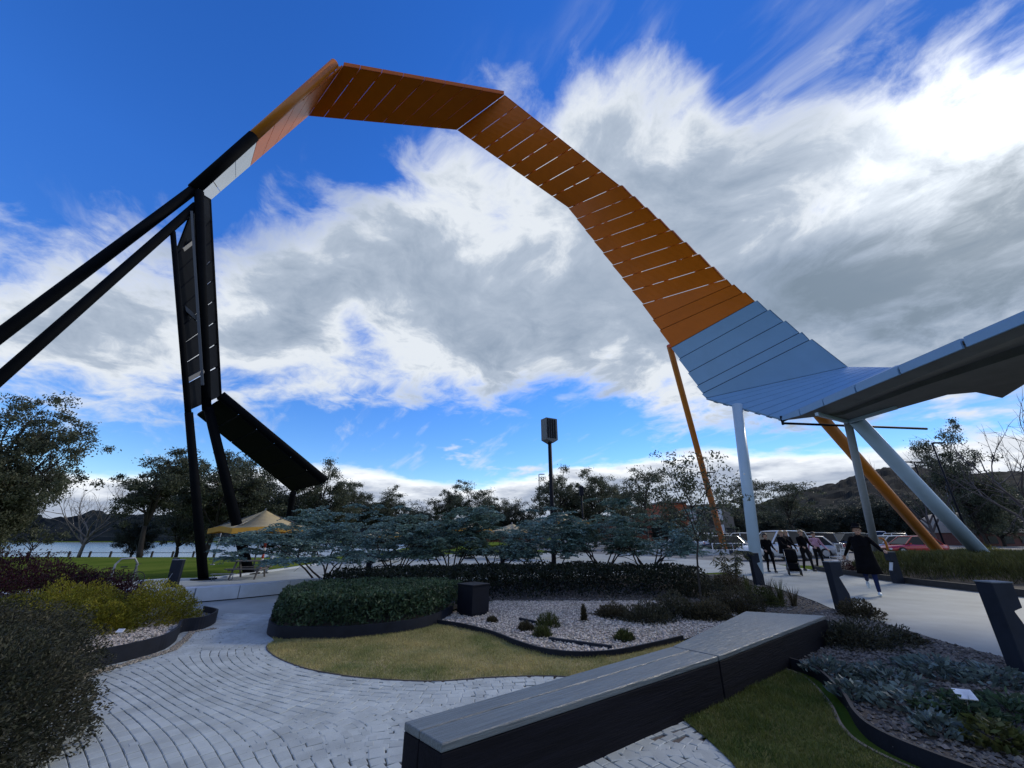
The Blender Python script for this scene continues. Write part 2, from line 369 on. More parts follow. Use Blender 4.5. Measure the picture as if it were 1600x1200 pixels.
def hill(name, crest, d0, d1, d2, amp, cell, seed, nx=260, ny=46):
    az = [AE(*p)[0] for p in crest]; e = [ray(*p)[2]/ray(*p)[1] for p in crest]
    a = np.linspace(az[0], az[-1], nx); el = np.interp(a, az, e)
    T = np.concatenate([np.linspace(0, 1, ny-12), np.linspace(1.05, 1.8, 12)]); V = []
    for t in T:
        D = d0+(d1-d0)*t if t <= 1 else d1+(d2-d1)*(t-1)/.8
        top = HCAM+el*d1; env = np.minimum(1, np.minimum(1, (a-az[0])/.05)*np.minimum(1, (az[-1]-a)/.05)); env = np.clip(env, 0, 1)
        hgt = (sm(0, 1, t) if t <= 1 else 1-.75*(t-1)/.8)
        x = np.tan(a)*D; z = np.maximum(top, .5)*env*hgt
        z = z+amp*env*(vnoise(x, np.full_like(x, D), cell, seed)+.6*vnoise(x, np.full_like(x, D), cell*.45, seed+3)-.6)*min(1, hgt*4)-1.5*(1-env)-(2 if t == 0 else 0)
        V.append(np.stack([x, np.full_like(x, D), z], -1))
    V = np.concatenate(V); idx = np.arange(len(V)).reshape(len(T), nx)
    F = np.stack([idx[:-1, :-1], idx[:-1, 1:], idx[1:, 1:], idx[1:, :-1]], -1).reshape(-1, 4)
    return tag(npmesh(name, V, F, M_HILL, smooth=False), kind='structure')
hill('hill', [(1040, 822), (1120, 805), (1180, 792), (1240, 776), (1300, 760), (1350, 744), (1400, 733), (1450, 738), (1520, 745), (1600, 742), (1750, 730), (2200, 730), (2700, 770)], 420, 900, 1500, 9, 22, 1)
hill('far_shore', [(-700, 815), (-300, 800), (0, 806), (80, 812), (150, 804), (230, 812), (330, 812), (480, 812), (640, 818), (760, 822), (900, 828)], 243, 300, 420, 5, 9, 5, nx=420, ny=30)
# ------------------------------------------------------------------ paving and beds
sheet('car_park', [(10, 27), (16.5, 23.5), (19, 23.5), (26, 26), (120, 26), (140, 120), (2, 130), (0, 52), (6, 40)], .004, M_ASPH)
PATH_L = [(9.6, 19.5), (8.97, 17.86), (7.72, 11.82), (7.14, 9.96), (6.98, 8.62), (6.66, 7.02), (6.63, 6.03), (6.7, 4), (6.9, 0), (7, -6)]
PATH_R = [(15.2, 26), (14.45, 20.5), (14.0, 17.5), (13.72, 15.56), (13.75, 13.8), (13.9, 12.17), (14.5, 9), (15.5, 5), (16, 0), (16, -6)]
plaza = [(-15.5, 8.0), (-14.4, 12.5), (-13.41, 14.99), (-12.92, 15.97), (-11.6, 16.63), (-11.2, 20.28), (-10.4, 29.36), (-6, 36), (4, 41), (10, 34), (13, 28)]+PATH_R+list(reversed(PATH_L))+[(6, 18.0), (0, 16.2), (-3.6, 14.4), (-5.2, 12.2), (-5.0, 10), (-4.4, 8.6), (-5.0, 7.0), (-7, 7)]
sheet('plaza', plaza, .010, M_CONC)
lp = [(-15, 47), (-22, 47.6), (-30, 50.5), (-37, 55), (-46, 60), (-60, 63), (-90, 66)]
b = MB(); lp = smooth(lp, 6); vs = []
for p in lp: vs += [(p.x, p.y-.9, float(gz(p.x, p.y-.9))+.05), (p.x, p.y+.9, float(gz(p.x, p.y+.9))+.05)]
b.add(vs, [(2*i, 2*i+2, 2*i+3, 2*i+1) for i in range(len(lp)-1)]); tag(b.build('lawn_path', M_CONC), kind='structure')
# ----- granite paved court: rows that follow the lawn, then arcs
LAWN_F = smooth([(-3.75, 7.2), (-3.66, 6.84), (-3.25, 6.36), (-2.66, 5.90), (-2.15, 5.65), (-1.64, 5.49), (-.88, 5.40), (-.3, 5.52), (.38, 5.58), (1.01, 5.52), (2.0, 5.7)], 8)
PAVE = [(-5.25, 2.2), (-5.25, 6.2), (-5.25, 6.7), (-5.48, 7.25), (-5.82, 7.8), (-5.62, 8.2), (-6.1, 9.5), (-4.85, 9.5), (-4.3, 8.0), (-3.98, 7.45)]+[(p.x, p.y) for p in LAWN_F]+[(2.1, 5.2), (1.54, 4.42), (1.58, 4.07), (1.60, 3.69), (1.52, 3.1), (1.3, 2.2)]
court = sheet('paved_court', PAVE, .016, M_JOINT)
pav = []     # x, y, angle, length, width
Lf = np.array([(p.x, p.y) for p in LAWN_F]); seg = np.diff(Lf, axis=0); sl = np.hypot(seg[:, 0], seg[:, 1]); cum = np.concatenate([[0], np.cumsum(sl)])
def lawn_dist(x, y):
    return np.min(np.hypot(Lf[:, 0]-x, Lf[:, 1]-y))
W_ROW = .096; CX, CY = -9.0, -3.2
def phi(x, y):                         # rows are level lines: parallel to the lawn near it, wide arcs further out
    d = lawn_dist(x, y); t = min(1, max(0, (d-.35)/1.5)); t = t*t*(3-2*t)
    return (1-t)*d+t*(11.36-math.hypot(x-CX, y-CY))
def grad(x, y, e=.02): return (phi(x+e, y)-phi(x-e, y))/(2*e), (phi(x, y+e)-phi(x, y-e))/(2*e)
PAVE_IN = [(x, y+.07) if (x, y) in [(p.x, p.y) for p in LAWN_F] else (x+(.07 if x > 1.2 else 0), y) for x, y in PAVE]
occ = {}
def taken(x, y, r):
    kx, ky = int(x//.1), int(y//.1)
    return any(math.hypot(q[0]-x, q[1]-y) < r for a in (-1, 0, 1) for c in (-1, 0, 1) for q in occ.get((kx+a, ky+c), ()))
def inp(x, y): return bool(inside(PAVE_IN, np.array([x]), np.array([y]))[0])
gx_, gy_ = np.meshgrid(np.arange(-6.1, 2.2, .045), np.arange(3.3, 9.5, .045)); ok_ = inside(PAVE_IN, gx_, gy_)
seeds = [(x, y) for x, y in zip(gx_[ok_], gy_[ok_]) if not (x < -3.3 and y < 4.6) and abs(x) < 1.12*y]
for x0, y0 in seeds:
    if taken(x0, y0, .070): continue
    g = grad(x0, y0); n2 = g[0]**2+g[1]**2
    if n2 < .05: continue
    f = phi(x0, y0); lev = (math.floor(f/W_ROW)+.5)*W_ROW; x0 += g[0]/n2*(lev-f); y0 += g[1]/n2*(lev-f)
    for sgn in (1, -1):
        x, y = x0, y0
        for it in range(120):
            g = grad(x, y); m_ = math.hypot(*g)
            if m_ < .2: break
            tx, ty = -g[1]/m_*sgn, g[0]/m_*sgn; l = .10+.065*rng.random(); w_ = min(.15, max(.07, W_ROW/m_))
            if not (it == 0 and sgn == -1):
                xc, yc = x+tx*l/2*(0 if it == 0 else 1), y+ty*l/2*(0 if it == 0 else 1)
                if taken(xc, yc, .066) or not inp(xc, yc): break
                pav.append((xc, yc, math.atan2(ty, tx), l-.005, w_-.006)); occ.setdefault((int(xc//.1), int(yc//.1)), []).append((xc, yc))
                occ.setdefault((int((xc+tx*.05)//.1), int((yc+ty*.05)//.1)), []).append((xc+tx*.03, yc+ty*.03))
                h_ = l/2 if it == 0 else l
            else: h_ = .065
            x, y = x+tx*h_, y+ty*h_
            g = grad(x, y); n2 = g[0]**2+g[1]**2; f = phi(x, y)
            if n2 > .05: x += g[0]/n2*(lev-f); y += g[1]/n2*(lev-f)
for x0, y0 in seeds:                   # small cut pieces where rows run apart
    if not taken(x0, y0, .060) and inp(x0, y0):
        g = grad(x0, y0); pav.append((x0, y0, math.atan2(-g[0], g[1]), .07+.03*rng.random(), .07)); occ.setdefault((int(x0//.1), int(y0//.1)), []).append((x0, y0))
pav = np.array(pav)
pv = MB(); c_ = .06
pv.add([(-.5, -.5, 0), (.5, -.5, 0), (.5, .5, 0), (-.5, .5, 0), (-.5, -.5, .8), (.5, -.5, .8), (.5, .5, .8), (-.5, .5, .8), (-.5+c_, -.5+c_, 1), (.5-c_, -.5+c_, 1), (.5-c_, .5-c_, 1), (-.5+c_, .5-c_, 1)],
       [(0, 1, 5, 4), (1, 2, 6, 5), (2, 3, 7, 6), (3, 0, 4, 7), (4, 5, 9, 8), (5, 6, 10, 9), (6, 7, 11, 10), (7, 4, 8, 11), (8, 9, 10, 11)])
PM = pv.mesh('paver'); PM.materials.append(M_PAVER)
vis = np.array([(p[1] > 3.6 and abs(p[0]/p[1]) < 1.05 and not (p[0] < -3.2 and p[1] < 5.0)) and not (-.7 < p[0] < 3 and p[1] > 3.4+.75*(p[0]+.5) and p[1] < 4.6+.75*(p[0]+.5)) for p in pav])
order = np.argsort(np.where(vis, np.hypot(pav[:, 0], pav[:, 1]), 99))
UV = np.array(pv.v); UF = pv.f; restV = []; restF = []
for n, i in enumerate(order):
    x, y, a, l, w = pav[i]; h = .0135+.004*rng.random(); tx, ty = (rng.random(2)-.5)*.012; a += (rng.random()-.5)*.03
    if n < 300:
        o = link('paver', PM, court); o.location = (x, y, .012); o.rotation_euler = (tx, ty, a); o.scale = (l, w, h)
    else:
        k = len(restV)*12; q = UV*np.array([l, w, h]); ca, sa = math.cos(a), math.sin(a)
        restV.append(np.stack([x+q[:, 0]*ca-q[:, 1]*sa, y+q[:, 0]*sa+q[:, 1]*ca, .012+q[:, 2]+q[:, 0]*ty+q[:, 1]*tx], -1)); restF += [tuple(v+k for v in f) for f in UF]
o = npmesh('pavers', np.concatenate(restV), np.array(restF), M_PAVER, court); o['kind'] = 'stuff'
# ----- front lawn, beds and their dark edging
HEDGE_E = smooth([(-4.9, 9.6), (-4.55, 8.6), (-4.23, 7.85), (-3.91, 7.44), (-3.67, 7.33), (-3.06, 7.31), (-2.49, 7.42), (-1.77, 7.87), (-1.44, 8.45), (-1.25, 9.3)], 8)
GRAV_E = smooth([(-1.40, 8.42), (-.91, 8.10), (-.32, 7.50), (.1, 6.86), (.45, 6.47), (.87, 6.30), (1.41, 6.38), (2.06, 6.76), (2.7, 7.2)], 8)
lawn = [(p.x, p.y) for p in LAWN_F]+[(2.5, 6.6), (2.7, 7.1)]+[(p.x, p.y) for p in reversed(GRAV_E)]+[(p.x, p.y) for p in reversed(HEDGE_E) if p.y < 8.42 and p.x > -3.95]
LAWN = lawn
sheet('dry_lawn', lawn, .034, M_DRY)
tag(ribbon('lawn_edge', LAWN_F[4:], .032, .014, M_JOINT, z0=.004), 'thin dark soil edge between the front lawn and the pavers', 'edging')
tag(ribbon('garden_edging', HEDGE_E, .21, .035, M_STEEL), 'dark steel edging curved round the low dark green hedge', 'edging')
tag(ribbon('garden_edging', GRAV_E, .11, .03, M_STEEL), 'dark wavy steel edging between the dry lawn and the gravel bed', 'edging')
HB = [(p.x, p.y) for p in HEDGE_E]+[(-.6, 10.9), (-3, 12.2), (-5.2, 11.6)]
sheet('hedge_bed', HB, .13, M_MULCH)
GB = [(p.x, p.y) for p in GRAV_E]+[(3.2, 7.6), (4.2, 8.6), (4.9, 9.6), (3.6, 11), (-.5, 11.0), (-1.3, 9.5)]
sheet('gravel_bed', GB, .05, M_GRAVEL)
MB2 = [(3.7, 7.6), (4.9, 7.1)]+[(x-.03, y) for x, y in reversed(PATH_L[1:4])]+[(6, 18.0), (0, 16.2), (-3.6, 14.4), (-5.1, 12.0), (-3, 12.3), (-.5, 11.02), (3.6, 11.02), (4.95, 9.6)]
sheet('planting_bed', MB2, .06, M_MULCH)
BR_E = smooth([(3.45, 6.9), (3.51, 6.08), (3.62, 5.6), (3.36, 4.85), (3.06, 4.29), (2.97, 3.96), (3.05, 3.6), (3.3, 3.1), (3.6, 2.5)], 8)
RB = [(p.x, p.y) for p in BR_E]+[(6.9, 2.5), (6.7, 4), (6.60, 6.03), (6.63, 7.02), (6.94, 8.62), (7.1, 9.9), (5.2, 8.5)]
sheet('mulch_bed', RB, .05, M_MULCH)
tag(ribbon('garden_edging', BR_E, .13, .03, M_STEEL), 'curved dark steel edging beside the green lawn at lower right', 'edging')
BR_E2 = [Vector((p.x-.17, p.y-.02, 0)) for p in BR_E[6:]]
tag(ribbon('lawn_kerb', BR_E2, .04, .03, mat('kerb_stone', (.055, .056, .06), .8)), 'thin grey kerb between the green lawn and curved steel edging', 'kerb')
BRL = [(2.15, 5.3), (1.55, 4.42), (1.60, 4.07), (1.62, 3.69), (1.54, 3.1), (1.32, 2.2), (3.35, 2.4)]+[(p.x, p.y) for p in reversed(BR_E2)]
M_GREEN = mat('green_lawn_soil', (.045, .085, .016), .95, col2=(.13, .12, .045), scale=3.0, spec=.1, bump=.5, bscale=60)
sheet('green_lawn', BRL, .034, M_GREEN)
PE = smooth([(9.2, 18.0), (7.76, 11.82), (7.17, 9.96), (7.0, 8.62), (6.68, 7.02), (6.65, 6.03), (6.72, 4), (6.9, 1)], 8)
tag(ribbon('path_edging', PE, .05, .03, M_STEEL), 'thin dark edging along the near side of the concrete path', 'edging')
# right hand bed behind the path
RR = [(14.0, 17.5), (13.72, 15.56), (13.78, 13.8), (13.95, 12.17), (14.5, 9), (15.5, 5), (34, 5), (44, 26), (26, 24.5), (19, 22.6), (15.5, 21.5), (14.4, 20.4)]
sheet('right_bed', RR, .10, M_MULCH)
tag(ribbon('timber_edging', smooth([(15.3, 21.6), (14.42, 20.4), (14.0, 17.5), (13.72, 15.56), (13.76, 13.8), (13.92, 12.17), (14.5, 9), (15.5, 5)], 8), .2, .08, mat('dark_timber_edge', (.03, .028, .028), .7)), 'dark timber edging along the far side of the concrete path', 'edging')
# left bed
LBE = smooth([(-5.5, 3.0), (-5.32, 5.0), (-5.26, 5.83), (-5.14, 6.22), (-5.1, 6.68), (-5.33, 7.21), (-5.68, 7.76), (-5.52, 8.05), (-5.75, 8.7), (-6.3, 9.1)], 8)
sheet('left_bed', [(p.x, p.y) for p in LBE]+[(-8, 9.5), (-12, 9.6), (-16, 8), (-16, 2), (-5.6, 2)], .13, mat('sandy_gravel', (.20, .175, .14), .95, var=.4, scale=45, bump=.8, bscale=70))
tag(ribbon('garden_edging', LBE, .23, .035, M_STEEL), 'dark curved edging below the yellow green shrub at left', 'edging')
# low pale wall between the court and the terrace
WL = smooth([(-13.4, 9.9), (-10.8, 10.3), (-8.57, 10.95), (-7.67, 11.45), (-6.75, 12.5), (-5.9, 14.0), (-5.35, 15.2), (-4.7, 16.8)], 6)
wall = empty('low_wall', (-8.5, 11, 0)); tag(wall, 'low pale concrete wall curving past the picnic table', 'wall')
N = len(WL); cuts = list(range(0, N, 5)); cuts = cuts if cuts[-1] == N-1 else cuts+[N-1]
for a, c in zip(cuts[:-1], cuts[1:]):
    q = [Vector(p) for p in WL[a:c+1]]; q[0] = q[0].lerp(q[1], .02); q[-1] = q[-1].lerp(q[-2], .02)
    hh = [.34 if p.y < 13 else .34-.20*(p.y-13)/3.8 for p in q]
    o = ribbon('wall_base_shadow', q, .035, .36, M_STEEL, wall); o.matrix_parent_inverse = Matrix.Translation((8.5, -11, 0))  # recessed plinth, coloured dark as the shadow line at the wall's foot
    o = ribbon('wall_panel', q, [v-.035 for v in hh], .42, M_WALL, wall, z0=.035); o.matrix_parent_inverse = Matrix.Translation((8.5, -11, 0))
tag(ribbon('terrace_kerb', smooth([(-14.4, 12.9), (-13.41, 15.05), (-12.92, 16.0), (-11.5, 16.7), (-11.1, 20.28), (-10.3, 29.36), (-5.8, 36)], 6), .07, .22, M_WALL), 'pale kerb between the terrace paving and the lakeside lawn', 'kerb')
# ------------------------------------------------------------------ the great loop: folded ribbon of panels on tubes and struts
M_ORANGE = mat('orange_panel', (.56, .130, .005), .38, var=.07, scale=.9, spec=.2)
M_ORTUBE = mat('orange_tube', (.52, .165, .014), .38, var=.06, scale=2)
M_BLACK = mat('black_panel', (.004, .005, .007), .7, var=.2, scale=2, spec=.03)
M_BLUE = mat('pale_blue_panel', (.19, .355, .58), .40, var=.05, scale=1.0)
M_SKYSHEEN = mat('black_panel_sky_sheen', (.52, .57, .62), .25, var=.05, scale=1.0)  # sky reflection on black panels, put into a pale base colour
M_WHITE = mat('white_strut_paint', (.42, .56, .70), .38, var=.05, scale=2)
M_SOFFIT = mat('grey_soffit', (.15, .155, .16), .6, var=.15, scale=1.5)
M_GREY = mat('grey_brace_paint', (.045, .06, .09), .4, var=.1)
loop = empty('loop_canopy', (0, 20, 0)); tag(loop, 'giant looping ribbon canopy of orange, pale blue and black panels on struts', 'sculpture')
LP = Matrix.Translation((0, -20, 0))
def lpart(mb, name, m):
    o = mb.build(name, m, loop); o.matrix_parent_inverse = LP; return o
def ln(a, b, t): return a+(b-a)*t
TUBES = []
def section(I0, O0, I1, O1, mats, gap=.05, step=0.0, th=.07, flange=.30, tubes=True, cuts=None, fl_in=0.0, trad=.26, toff=.42, tm=None, seam=False, cuts_o=None):
    """panels between two fold lines; mats gives one material for each panel"""
    n = len(mats); ctr = (I0+O0+I1+O1)/4; nor = (O0-I0).cross(I1-I0).normalized()
    if nor.dot(Vector((0, 0, HCAM))-ctr) > 0: nor = -nor          # nor points away from the viewer's side
    cs = cuts or [i/n for i in range(n+1)]; co = cuts_o or cs
    Lmid = ((I1+O1)/2-(I0+O0)/2).length
    for i in range(n):
        g = gap/Lmid/2; a, c = cs[i]+g, cs[i+1]-g
        w0 = (O0-I0).normalized()
        ia, ic, oa, oc = ln(I0, I1, a), ln(I0, I1, c), ln(O0, O1, co[i]+g), ln(O0, O1, co[i+1]-g)
        if step:
            wa = (oa-ia).normalized(); oc = oc+(oc-ic).normalized()*0; oa = oa+wa*step; ia = ia-wa*step*.6
        b = MB(); b.twist(ia, oa, oc, ic, nor*th)
        if flange:
            wv = (oa-ia).normalized()*.05
            b.slab([oa-wv, oa, oc, oc-wv], nor*flange)
        if fl_in:
            wv = (oa-ia).normalized()*.05
            b.slab([ia, ia+wv, ic+wv, ic], nor*fl_in)
        lpart(b, 'panel', mats[i])
        if seam:              # dark cover strip behind the joint
            g2 = .10/Lmid; e = cs[i+1]; e2 = co[i+1]
            lpart(MB().twist(ln(I0, I1, e-g2), ln(O0, O1, e2-g2), ln(O0, O1, e2+g2), ln(I0, I1, e+g2), nor*.03).shift(nor*(th+.012)), 'seam_strip', M_DARK)
    if tubes:
        for k in (.16, .84):
            p, q = ln(I0, O0, k)+nor*toff, ln(I1, O1, k)+nor*toff
            lpart(MB().tube([p, q], trad, 14), 'rail_tube', tm or M_ORTUBE)
        nb = 3
        for j in range(nb):                         # lattice behind the panels
            a, c = (j+.1)/nb, (j+.9)/nb
            k0, k1 = (.16, .84) if j % 2 else (.84, .16)
            p = ln(ln(I0, O0, k0), ln(I1, O1, k0), a)+nor*toff; q = ln(ln(I0, O0, k1), ln(I1, O1, k1), c)+nor*toff
            lpart(MB().tube([p, q], .10, 8), 'brace', tm or M_ORTUBE)
    return nor
O_, K_, B_, S_ = M_ORANGE, M_BLACK, M_BLUE, M_SKYSHEEN
A_I, A_O = P(1103, 622, 20), P(1325, 573, 17.5)
B_I, B_O = P(1005, 475, 20.5), P(1132, 437, 18)
C_I, C_O = P(889, 325, 21), P(968, 290, 17.6)
D_I, D_O = P(714, 203, 20.6), P(788, 148, 18)
E_I, E_O = P(482, 181, 19.4), P(536, 103, 16.3)
J_I, J_O = P(330, 312, 18), P(307, 298, 15)
section(E_I, E_O, D_I, D_O, [O_]*8, gap=.035, cuts=[0, .10, .23, .36, .49, .62, .74, .86, 1], flange=.42)
section(D_I, D_O, C_I, C_O, [O_]*8, gap=.06, cuts=[0, .13, .26, .38, .50, .62, .74, .86, 1], flange=.22)
section(C_I, C_O, B_I, B_O, [O_]*8, gap=.036, step=.10, flange=.15)
mA = 3/8.0
section(B_I, B_O, A_I, A_O, [O_, O_, O_, B_, B_, B_, B_, B_], gap=.035, seam=True, step=.10, flange=.15, cuts=[0, .18, .30, .49, .61, .75, .88, .955, 1], cuts_o=[0, .067, .166, .27, .378, .508, .637, .715, 1], tubes=False)
# outermost leg: seen almost edge on
section(J_I, J_O, E_I, E_O, [S_, S_, S_, O_, O_, O_, O_, O_], gap=.05, flange=.0, cuts=[0, .08, .22, .36, .48, .61, .74, .87, 1], tubes=False)
nJ = Vector((-.6, -.5, .5)).normalized()
tE, tJ = P(523, 99, 16.0), P(303, 296, 14.8)
tm_ = ln(tJ, tE, .365)
lpart(MB().tube([tJ, tm_], .28, 18), 'rail_tube', K_); lpart(MB().tube([tm_, tE], .26, 18), 'rail_tube', M_ORTUBE)
lpart(MB().tube([ln(E_I, E_O, .2)+Vector((-.3, 0, .4)), ln(J_I, J_O, .2)+Vector((-.5, 0, .3))], .22, 12), 'rail_tube', M_ORTUBE)
for k in (.42, .55, .68, .81, .94):
    p = ln(tJ, tE, k); q = ln(J_O, E_O, k); lpart(MB().bar(p, q, .08, .08), 'bracket', M_ORTUBE)
# scoop and canopy towards the entrance
CN = P(1220, 654, 17.2); CN2 = P(1400, 574, 15)
section(A_I, A_O, CN, CN2, [B_]*7, gap=.025, seam=True, flange=0, tubes=False, th=.10)
E1 = P(1600, 491, 8.0); E2 = Vector((12.0, 1.5, 6.3))
FAR1 = Vector((16.6, 9.0, 7.0)); FAR2 = Vector((16.6, 1.5, 6.6))
up = Vector((0, 0, .06))
edge = [CN, ln(CN, E1, .14), ln(CN, E1, .29), ln(CN, E1, .46), ln(CN, E1, .645), ln(CN, E1, .85), E1+Vector((0, -1.6, 0)), E2]
far = [CN2, ln(CN2, FAR1, .2), ln(CN2, FAR1, .4), ln(CN2, FAR1, .58), ln(CN2, FAR1, .75), ln(CN2, FAR1, .9), FAR1+Vector((0, -1, 0)), FAR2]
for i in range(7):
    a0, a1 = ln(edge[i], edge[i+1], .02), ln(edge[i], edge[i+1], .98); f0, f1 = ln(far[i], far[i+1], .02), ln(far[i], far[i+1], .98)
    b = MB().slab([a0, a1, f1, f0], (0, 0, .08))
    lpart(b, 'panel', B_)
    b = MB().slab([a0+Vector((-.03, 0, 0)), a1+Vector((-.03, 0, 0)), a1+Vector((-.03, 0, -.21)), a0+Vector((-.03, 0, -.10 if i == 0 else -.21))], (.06, 0, 0)); lpart(b, 'fascia', B_)
    if i: lpart(MB().bar(a0+Vector((.05, -.05, .06)), a0+Vector((.05, -.05, -.16)), .10, .05, up=(1, 0, 0)), 'bracket', M_GREY)
zs = 6.2
def S(px, py, z=zs): return G(px, py, z)
p0 = CN+Vector((.05, -.1, -.12)); so1 = [p0, S(1285, 650), S(1312, 646, 6.35), S(1440, 600, 6.5), S(1600, 548, 6.6), Vector((13.4, 1.5, 6.5)), Vector((12.1, 1.5, 6.1)), E1+Vector((.05, 0, -.18))]
lpart(MB().slab(so1, (0, 0, .05)), 'soffit', M_SOFFIT)
so2 = [S(1290, 651), S(1325, 661), S(1480, 617), S(1525, 613), S(1566, 622), S(1600, 601), Vector((17.3, 7, 6.2)), Vector((17.3, 1.5, 6.2)), Vector((13.7, 1.5, 6.2)), S(1600, 553), S(1440, 604), S(1318, 648)]
b = MB(); poly = so2; b.slab(poly, (0, 0, .38)); lpart(b, 'soffit', M_SOFFIT)
b = MB().bar(S(1276, 647, 6.12), S(1325, 659.5, 6.12), .12, .12).bar(S(1325, 659.5, 6.12), S(1400, 637, 6.12), .12, .12); lpart(b, 'edge_trim', M_WHITE)
# the drip pipe that runs out from the corner
dp = P(1219, 660, 17.1)
lpart(MB().tube([CN+Vector((0, -.05, .1)), CN+Vector((0, -.05, -.3)), dp+Vector((.12, 0, -.04)), P(1448, 670, 17.3)], .055, 8), 'drain_pipe', M_DARK)
# struts
def strut(p, q, r, m, name='strut', n=18, r2=None):
    return lpart(MB().tube([p, q], [r, r2 or r], n), name, m)
wp = G(1184, 898); strut((wp.x, wp.y, -.05), P(1152, 637, 18.7)+Vector((.02, 0, .15)), .235, M_WHITE)
strut(G(1376, 893), P(1325, 659, 16.6)+Vector((0, 0, .1)), .15, mat('grey_strut_paint', (.30, .33, .36), .42, var=.06))
wb = P(1532, 864, 18); wt = P(1341, 660, 16.4); d = (wb-wt).normalized(); strut(wb+d*1.1, wt-d*.15, .28, M_WHITE)
ob = P(1456, 850, 24); ot = P(1280, 648, 19.0); d = (ob-ot).normalized(); strut(ob+d*1.5, ot-d*.6, .27, M_ORTUBE)
ob = G(1134, 866); ot = P(1046, 540, 20.9); strut(ob, ot, .25, M_ORTUBE, r2=.17)
lpart(MB().tube([(wp.x, wp.y, .0), (wp.x, wp.y, .03)], .36, 20), 'base_plate', M_CONC)
# two long black tubes that come down to the left
u0, u1 = tJ, P(0, 524, 12.4); d = (u1-u0).normalized(); q = u0+d*((u0.z+.2)/-d.z); strut(q, u0+Vector((0, 0, 0)), .215, K_, 'leg_tube', 20)
l0, l1 = P(301, 326, 14.9), P(0, 591, 11.9); d = (l1-l0).normalized(); q2 = l0+d*((l0.z+.2)/-d.z); strut(q2, l0-d*.3, .18, K_, 'leg_tube', 20)
# black upright ribbon and its folded foot
L0, L1 = P(270, 362, 14.5), P(294, 645, 15.0)
R0, R1 = P(326, 300, 18), P(343, 624, 19.0)
T0 = P(302, 318, 14.9)
c0, c1 = P(311, 300, 14.9), P(323, 640, 15.9)
strut(c1, c0, .17, K_, 'mast_tube', 18, .21)
strut(L1, L0, .11, K_, 'mast_tube', 14)
strut(R1, R0, .11, K_, 'mast_tube', 14)
fL, fR = ln(L0, L1, -.02), ln(R0, R1, .02)
slots = [.0, .155, .26, .36, .46, .56, .66, .76, .86, .99]
for i in range(9):
    a, c = slots[i]+.005, slots[i+1]-.005
    la = T0 if i == 0 else ln(fL, L1, a); lc = ln(fL, L1, c)
    b = MB().slab([la, ln(R0, R1, a), ln(R0, R1, c), lc], (.02, .07, 0)); lpart(b, 'panel', K_)
for (xa, ya, xb, yb) in ((277, 396, 300, 378), (280, 474, 309, 500), (291, 594, 317, 580)):
    lpart(MB().bar(P(xa, ya, 15.1), P(xb, yb, 15.6), .16, .16), 'brace', M_GREY)
lpart(MB().bar(P(299.5, 330, 14.75), P(316.5, 602, 15.55), .05, .10), 'brace', M_GREY)  # added bar, coloured as the light reflecting off the centre tube's face
# folded foot running down and away
F0, F1 = P(307, 648, 18.6), P(343, 625, 15.9)
Q0, Q1 = P(456, 768, 22.5), P(503, 757, 19.5)
for i in range(6):
    a, c = i/6+.004, (i+1)/6-.004
    lpart(MB().slab([ln(F0, Q0, a), ln(F1, Q1, a), ln(F1, Q1, c), ln(F0, Q0, c)], (0, .02, .10)), 'panel', K_)
lpart(MB().tube([ln(F1, Q1, 0)+Vector((0, 0, .25)), Q1+Vector((.1, .1, .2))], .17, 10), 'rail_tube', K_)
lpart(MB().tube([ln(F0, Q0, .1)+Vector((0, 0, .3)), Q0+Vector((.3, .1, .15))], .17, 10), 'rail_tube', K_)
# legs of the black end
strut(G(318, 906), P(295, 645, 15.0), .165, K_, 'strut', 16, .14); strut(G(389, 897), P(325, 636, 15.9), .21, K_, 'strut', 16, .18)
strut(G(440, 880), P(458, 770, 22), .16, K_, 'strut', 12)
for g in (G(318, 906), G(389, 897)): lpart(MB().tube([g, g+Vector((0, 0, .05))], .42, 18), 'base_plate', K_)
# ------------------------------------------------------------------ vegetation
def leafmat(name, c, c2=None, isl=.45, trans=.25, rough=.55, scale=1.5): return mat(name, c, rough, col2=c2, var=.3, scale=scale, island=isl, trans=trans, spec=.25)
LM_GUM = leafmat('gum_leaf', (.070, .092, .058), (.135, .145, .095), trans=.4)
LM_GUMD = leafmat('dark_gum_leaf', (.062, .082, .056), (.125, .14, .092), trans=.35)
LM_PINE = leafmat('dark_tree_leaf', (.028, .042, .036), (.062, .076, .058), trans=.3)
LM_ACA = leafmat('silver_wattle_leaf', (.095, .185, .18), (.22, .33, .315), isl=.65, trans=.2)
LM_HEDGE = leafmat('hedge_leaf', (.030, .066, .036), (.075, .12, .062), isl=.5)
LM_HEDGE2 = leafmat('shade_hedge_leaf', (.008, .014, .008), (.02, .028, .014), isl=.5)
LM_GREY = leafmat('grey_green_leaf', (.036, .046, .026), (.075, .070, .044), isl=.5)
LM_RED = leafmat('purple_red_leaf', (.035, .012, .018), (.080, .022, .026), isl=.5)
LM_YEL = leafmat('yellow_green_leaf', (.12, .14, .014), (.36, .31, .03), isl=.45)
LM_TUFT = leafmat('tuft_leaf', (.05, .07, .02), (.10, .11, .035), isl=.4)
LM_BLUE = leafmat('blue_grey_leaf', (.060, .105, .100), (.16, .21, .20), isl=.5, trans=.1)
LM_OLIVE = leafmat('olive_brown_leaf', (.045, .042, .022), (.09, .075, .042), isl=.5)
LM_STRAW = leafmat('straw_blade', (.20, .27, .075), (.60, .48, .22), isl=.35, scale=.8)
LM_BLADE = leafmat('green_blade', (.055, .105, .020), (.14, .15, .042), isl=.4, scale=2.2)
LM_MOUND = leafmat('mound_grass', (.050, .066, .018), (.10, .105, .038), isl=.4)
